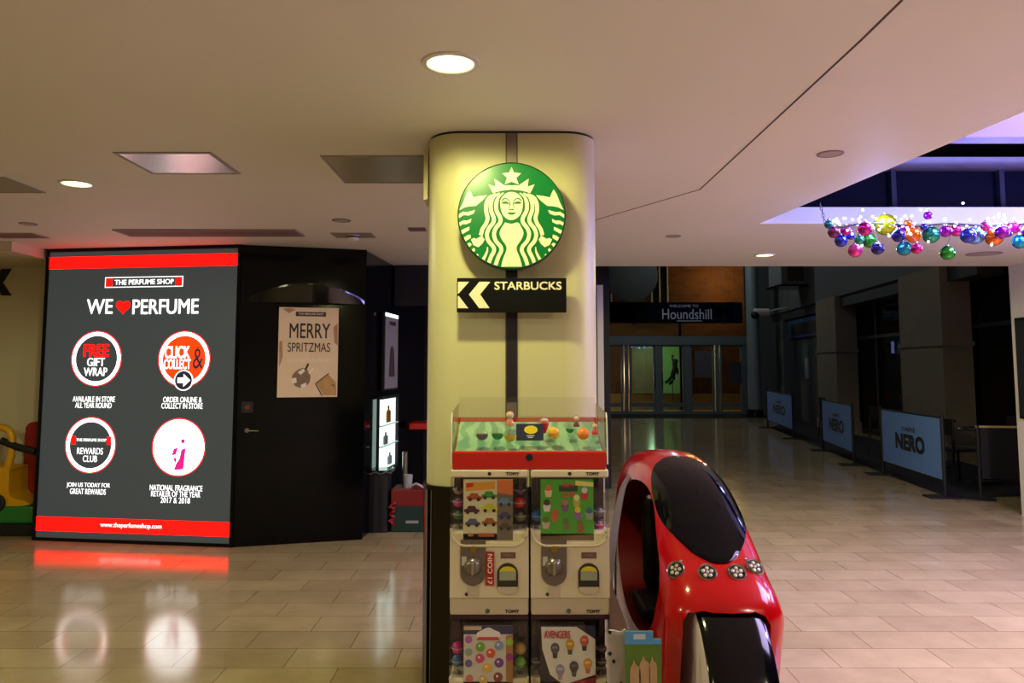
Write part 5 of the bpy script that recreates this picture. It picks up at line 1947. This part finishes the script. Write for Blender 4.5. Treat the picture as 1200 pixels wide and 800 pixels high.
q = [lp(774.5, 748), lp(774.5, 800), lp(732, 800), lp(732, 739), lp(765, 739), lp(765, 748)]
low = 0.28
MB().prism([q[0], (q[1][0], low), (q[2][0], low), q[3], q[4], q[5]], -0.004, 0.004, 'y').build('board', mat('meadow_green_print', (78, 112, 26), 0.5, vary=0.3, scale=14), o)
MB().prism([lp(774.5, 748), lp(774.5, 754), lp(732, 754), lp(732, 739), lp(765, 739), lp(765, 748)], -0.006, -0.003, 'y').build('blue_header', mat('blue_header', (70, 140, 190), 0.45), o)
MB().prism([lp(756, 742), lp(756, 748), lp(742, 748), lp(742, 742)], -0.0075, -0.005, 'y').build('header_logo', mat('header_pale', (176, 186, 190), 0.5), o)
for px, py, rr0, hh in ((744, 784, 6, 30), (755, 779, 6, 34), (765, 780, 4.5, 30)):
    a_ = [lp(px - rr0, py + hh), lp(px - rr0, py), lp(px - rr0 * 0.5, py - 7), lp(px - rr0 * 0.3, py - 12), lp(px + rr0 * 0.2, py - 6), lp(px + rr0, py), lp(px + rr0, py + hh)]
    MB().prism(catmull(a_, 3)[::1], -0.0065, -0.003, 'y').build('animal_print', mat('tan_animal_print', (170, 138, 96), 0.5, vary=0.2, scale=40), o)
MB().box(-0.03, 0.03, -0.06, 0.06, 0, 0.02).build('foot', M_dark, o)
MB().box(-0.012, 0.012, 0.004, 0.016, 0.02, 0.5).build('post', M_dark, o)
o = thing('animal_cutout', 'pale grey animal-shaped cut-out board left of the picture board', 'cutout', (at(721, 770, YL + 0.05).x, YL + 0.05, 0))
ox = o.location.x
def lq(px, py):
    p = at(px, py, YL + 0.05)
    return (p.x - ox, p.z)


q = catmull([lq(712, 745), lq(718, 738), lq(727, 740), lq(733, 737), lq(734, 748), lq(731, 760), lq(732, 772), lq(726, 784), lq(727, 794), lq(722, 806), lq(712, 806)], 4, True)
MB().prism(q, -0.004, 0.004, 'y').build('cutout', mat('pale_fur_print', (172, 164, 150), 0.6, vary=0.25, scale=26), o)
for px, py in ((714.5, 740), (714.5, 765), (719, 774)):
    x, z = lq(px, py)
    MB().lathe([(0, -0.006), (0.006, -0.006), (0.006, -0.003)], (x, 0, z), 'y', 12).build('dark_spot', M_ink2, o)
x0_, z0_ = lq(722, 806)
MB().box(-0.03, 0.02, -0.003, 0.003, 0.0, z0_ + 0.02).build('post', mat('green_post', (70, 96, 30), 0.5), o)

# =================================================================== BAUBLE GARLAND
YG = 5.25
S_ = YG / 900.0
def gp(px, py, dy=0.0):
    return at(px, py, YG + dy)


gx0 = gp(967, 262)
gar = thing('garland', 'garland wire with white fairy lights strung across the atrium opening', 'garland', (gx0.x, YG, gx0.z))
path = [gp(967, 262), gp(985, 266), gp(1010, 262), gp(1040, 262), gp(1075, 265), gp(1110, 262), gp(1150, 264), gp(1190, 262), gp(1240, 264), gp(1300, 258), gp(1340, 200)]
MB().tube([tuple(p - gx0) for p in [Vector(q) for q in catmull([tuple(p) for p in path], 5)]], 0.007, 6).build('wire', mat('garland_green_wire', (36, 44, 60), 0.5), gar)
chain = MB()
c0, c1 = gp(961, 238), gp(967, 262)
for i in range(6):
    t = (i + 0.5) / 6
    p = c0.lerp(c1, t) - gx0
    rg = [(p.x + 0.009 * math.cos(a) * (1 if i % 2 else 0.3), p.y + 0.009 * math.cos(a) * (0.3 if i % 2 else 1), p.z + 0.017 * math.sin(a)) for a in [2 * PI * j / 12 for j in range(12)]]
    chain.tube(rg, 0.0025, 5, closed=True)
chain.build('chain', mat('garland_chain', (90, 86, 96), 0.35, 0.8), gar)
M_fl = mat('fairy_light', (235, 240, 255), 0.4, emit=9, ecol=(215, 225, 255))
fl_me = None
random.seed(3)
spots = []
for i in range(96):
    px = random.choice([random.uniform(976, 1060), random.uniform(1060, 1200), random.uniform(1100, 1290)])
    py = random.gauss(262, 7) if random.random() < 0.75 else random.uniform(255, 288)
    py = max(246, min(290, py))
    if px < 1000:
        py = max(py, 256)
    spots.append((px, py, random.uniform(-0.12, 0.10)))
spots += [(1048.5 + 80, 238 , 0.0), (1011, 246, 0.0)]
for px, py, dy in spots[:98]:
    p = gp(px, py, dy) - gx0
    if fl_me is None:
        ob = MB().sphere((0, 0, 0), 0.008, 8).build('fairy_light', M_fl, gar)
        fl_me = ob.data
    else:
        ob = bpy.data.objects.new('fairy_light', fl_me)
        COL.objects.link(ob)
        ob.parent = gar
    ob.location = p
BC = {'teal': (20, 130, 150), 'magenta': (196, 20, 130), 'plum': (120, 36, 96), 'blue': (50, 60, 170), 'green': (40, 140, 40), 'navy': (40, 40, 130), 'lime': (176, 180, 20),
      'orange': (230, 110, 30), 'sea green': (40, 150, 120), 'purple': (150, 20, 170), 'pale blue': (110, 160, 210), 'pink': (220, 60, 150), 'violet': (96, 40, 160)}
BAUB = [(971, 263, 5, 'teal', 'leftmost small teal bauble of the garland'), (977, 272, 7, 'plum', 'plum bauble below the leftmost teal one'),
        (991, 270, 6, 'magenta', 'small magenta bauble right of the plum one'), (985.5, 282, 7.5, 'blue', 'blue bauble hanging lowest at the left end'),
        (1013.5, 268, 8.5, 'magenta', 'round magenta bauble left of the big lime bauble'), (1002, 293.5, 8, 'pink', 'pink bauble hanging at the very bottom left'),
        (1019, 282, 8.5, 'green', 'green bauble under the magenta one left of the lime bauble'), (1007, 281, 5.5, 'sea green', 'small dark green bauble left of the bigger green one'),
        (1028.5, 291, 7.5, 'navy', 'navy bauble hanging below the big lime bauble'),
        (1037.5, 263, 12.5, 'lime', 'largest bauble, shiny lime yellow'), (1057, 268, 6.5, 'purple', 'purple bauble right of the lime bauble'), (1053, 276, 8, 'navy', 'navy bauble under the purple one beside the lime bauble'),
        (1070, 275, 9.5, 'orange', 'orange bauble right of the navy one'), (1059.5, 291, 8.5, 'teal', 'teal bauble hanging below the orange one'), (1074, 291, 6.5, 'magenta', 'magenta bauble right of the low teal one'),
        (1087.5, 252.5, 5, 'purple', 'small purple bauble highest on the garland'), (1091, 275, 10, 'sea green', 'large sea green bauble right of the orange one'), (1083, 266, 4.5, 'blue', 'tiny blue bauble above the sea green one'),
        (1108, 271, 7, 'purple', 'left one of two purple baubles side by side'), (1120.5, 270, 7, 'magenta', 'right one of two purple baubles side by side'), (1110.5, 296, 8.5, 'green', 'green bauble hanging lowest in the middle'),
        (1134.5, 276, 9, 'blue', 'shiny blue bauble in front of a pale blue one'), (1143, 276, 10.5, 'pale blue', 'pale blue bauble behind the shiny blue one'), (1155, 265, 6, 'pink', 'pink bauble above the right-hand orange bauble'),
        (1165, 278, 10, 'orange', 'orange bauble nearer the right end'), (1174, 272, 8, 'purple', 'purple bauble overlapping the right-hand orange one'), (1188, 267, 7, 'magenta', 'magenta bauble above the right-hand teal one'),
        (1195, 283, 8.5, 'teal', 'teal bauble at the right edge of the photo'), (1207, 271, 9, 'violet', 'violet bauble just beyond the right edge'), (1181, 273, 5, 'violet', 'small violet bauble between two magenta ones at right'),
        (1064, 262, 5, 'orange', 'small orange bauble above the large orange one'), (997, 276, 5, 'blue', 'small blue bauble between magenta and green')]
for i, (px, py, r, c, lab) in enumerate(BAUB):
    dy = ((i * 37) % 7 - 3) * 0.055
    if c == 'pale blue':
        dy = 0.12
    if i in (0, 15, 17, 23, 24, 30):
        dy = 0.012
    p = gp(px, py, dy)
    rad = r * p.y / 900.0
    t = thing('bauble', lab, 'bauble', p - Vector((0, 0, rad)), 0, 'baubles on the garland')
    MB().sphere((0, 0, rad), rad, 28).build('ball', mat('bauble_' + c, BC[c], 0.16, 0.65, coat=0.4, vary=0.1, scale=14), t)
    MB().lathe([(0.011, 0), (0.011, 0.012), (0.004, 0.014), (0, 0.014)], (0, 0, 2 * rad - 0.003), 'z', 12).build('cap', mat('bauble_cap', (190, 186, 200), 0.25, 0.9), t)
    zt_ = gp(px, 262).z
    if zt_ > p.z + rad + 0.012:
        MB().tube([(0, 0, 2 * rad + 0.008), (0, -dy, zt_ - p.z + rad)], 0.0015, 5).build('hanging_thread', mat('thread', (120, 120, 140), 0.5), t)

# =================================================================== CAFE BARRIERS
M_ban = mat('barrier_blue_banner', (104, 146, 222), 0.6, vary=0.05)
M_bi = mat('barrier_dark_print', (24, 22, 40), 0.6)


def barrier(near, far, label, h=0.97):
    a = math.atan2(near.y - far.y, near.x - far.x)
    L = math.hypot(near.y - far.y, near.x - far.x)
    o = thing('cafe_barrier', label, 'barrier', ((near.x + far.x) / 2, (near.y + far.y) / 2, 0), a, 'cafe barriers')
    for s in (-1, 1):
        MB().lathe([(0.022, 0.02), (0.022, h + 0.02), (0.014, h + 0.035), (0, h + 0.035)], (s * L / 2, 0, 0), 'z', 16).build('post', M_blackmat, o)
        f = MB()
        f.box(s * L / 2 - 0.12, s * L / 2 + 0.12, -0.22, 0.22, 0, 0.022, 0.006)
        f.build('foot', M_blackmat, o)
    MB().tube([(-L / 2, 0, h - 0.01), (L / 2, 0, h - 0.01)], 0.014).build('top_bar', M_blackmat, o)
    MB().tube([(-L / 2, 0, 0.2), (L / 2, 0, 0.2)], 0.012).build('bottom_bar', M_blackmat, o)
    MB().box(-L / 2 + 0.05, L / 2 - 0.05, -0.008, 0.008, 0.21, h).build('banner', M_ban, o)
    text('NERO', M_bi, o, 0.02, 0.56, w=L * 0.46, h=0.20, y=-0.009, bold=0.05, ext=0.003)
    text('CAFFÈ', M_bi, o, 0.0, 0.745, w=L * 0.22, h=0.07, y=-0.009, bold=0.0, ext=0.003)
    return o


barrier(atz(1108, 583, 0), atz(1035, 556, 0), 'nearest pale blue cafe barrier, largest of the three in a row')
barrier(atz(1001, 545, 0), atz(965, 528, 0), 'middle pale blue cafe barrier of the row of three')
barrier(atz(930, 514, 0), atz(900, 501, 0), 'farthest dim blue cafe barrier next to the grey column')
# brass rail closing the seating area on the near side
n0 = atz(1110, 582, 0)
o = thing('brass_rail', 'dark rail barrier with thin brass top bar at the right of the nearest blue barrier', 'rail', (n0.x + 0.3, n0.y - 0.15, 0))
MB().tube([(0, 0, 0.86), (1.0, -0.08, 0.855)], 0.015).build('top_bar', mat('brass_bar', (220, 195, 140), 0.3, 0.4), o)
MB().tube([(0, 0, 0.22), (1.0, -0.08, 0.22)], 0.012).build('bottom_bar', M_dark, o)
for x, y in ((0.02, 0.0), (0.97, -0.078)):
    MB().lathe([(0.02, 0.02), (0.02, 0.88), (0, 0.89)], (x, y, 0), 'z', 14).build('post', M_blackmat, o)
    MB().lathe([(0, 0), (0.16, 0), (0.16, 0.012), (0.02, 0.024)], (x, y, 0), 'z', 24).build('foot', M_blackmat, o)
MB().prism([(0.05, 0.0), (0.95, -0.075), (0.95, -0.071), (0.05, 0.004)], 0.24, 0.84, 'z').build('dark_screen', mat('dark_barrier_screen', (18, 17, 26), 0.6), o)


# stacked-away cafe furniture
def chair(x, y, rz, label):
    o = thing('cafe_chair', label, 'chair', (x, y, 0.006), rz, 'cafe chairs behind the barriers')
    md = mat('dark_wood_chair', (36, 28, 26), 0.4)
    MB().box(-0.21, 0.21, -0.21, 0.21, 0.44, 0.475, 0.012).build('seat', md, o)
    for sx in (-0.18, 0.18):
        MB().tube([(sx, -0.18, 0.44), (sx * 1.08, -0.2, 0)], 0.016).build('leg', M_dark, o)
        MB().tube([(sx, 0.19, 0.88), (sx, 0.18, 0.44), (sx * 1.08, 0.23, 0)], 0.016).build('leg', M_dark, o)
    b = MB()
    b.box(-0.2, 0.2, 0.17, 0.195, 0.66, 0.88, 0.01)
    b.build('backrest', md, o)
    return o


chair(6.05, 10.6, R(100), 'dark cafe chair nearest the front blue barrier')
chair(6.9, 10.8, R(-80), 'dark cafe chair facing the front one, nearer the cafe windows')
chair(6.25, 12.0, R(95), 'dark cafe chair behind the gap after the front barrier')
chair(6.55, 13.6, R(95), 'dark cafe chair behind the middle blue barrier')
chair(7.25, 17.6, R(85), 'dark cafe chair far back near the distant barrier')
for x, y, lab in ((6.48, 10.7, 'round dark cafe table between the nearest two chairs'), (6.75, 12.4, 'round dark cafe table behind the second chair')):
    o = thing('cafe_table', lab, 'table', (x, y, 0.006), 0, 'cafe tables behind the barriers')
    MB().lathe([(0, 0.71), (0.3, 0.71), (0.31, 0.725), (0.3, 0.74), (0, 0.74)], (0, 0, 0), 'z', 32).build('tabletop', mat('dark_table_top', (44, 40, 44), 0.25), o)
    MB().lathe([(0.03, 0.02), (0.03, 0.71)], (0, 0, 0), 'z', 16).build('column', M_dark, o)
    MB().lathe([(0.0, 0.0), (0.22, 0.0), (0.21, 0.015), (0.03, 0.03)], (0, 0, 0), 'z', 24).build('base', M_dark, o)
# upright white light strip inside the cafe
sx_ = Vector((6.2 + 1.83 + 1.03, 18.3, at(1049, 408, 18.3).z))
o = thing('light_strip', 'thin upright white light glowing inside the dark cafe', 'light', sx_)
o.location.x = sx_.x
MB().box(-0.03, 0.03, -0.02, 0.02, -0.12, 0.16, 0.005).build('tube', mat('white_strip_light', (240, 240, 255), 0.4, emit=6.0), o)
MB().box(-0.05, 0.05, 0.02, 0.05, -0.16, 0.2, 0.005).build('backplate', M_dark, o)
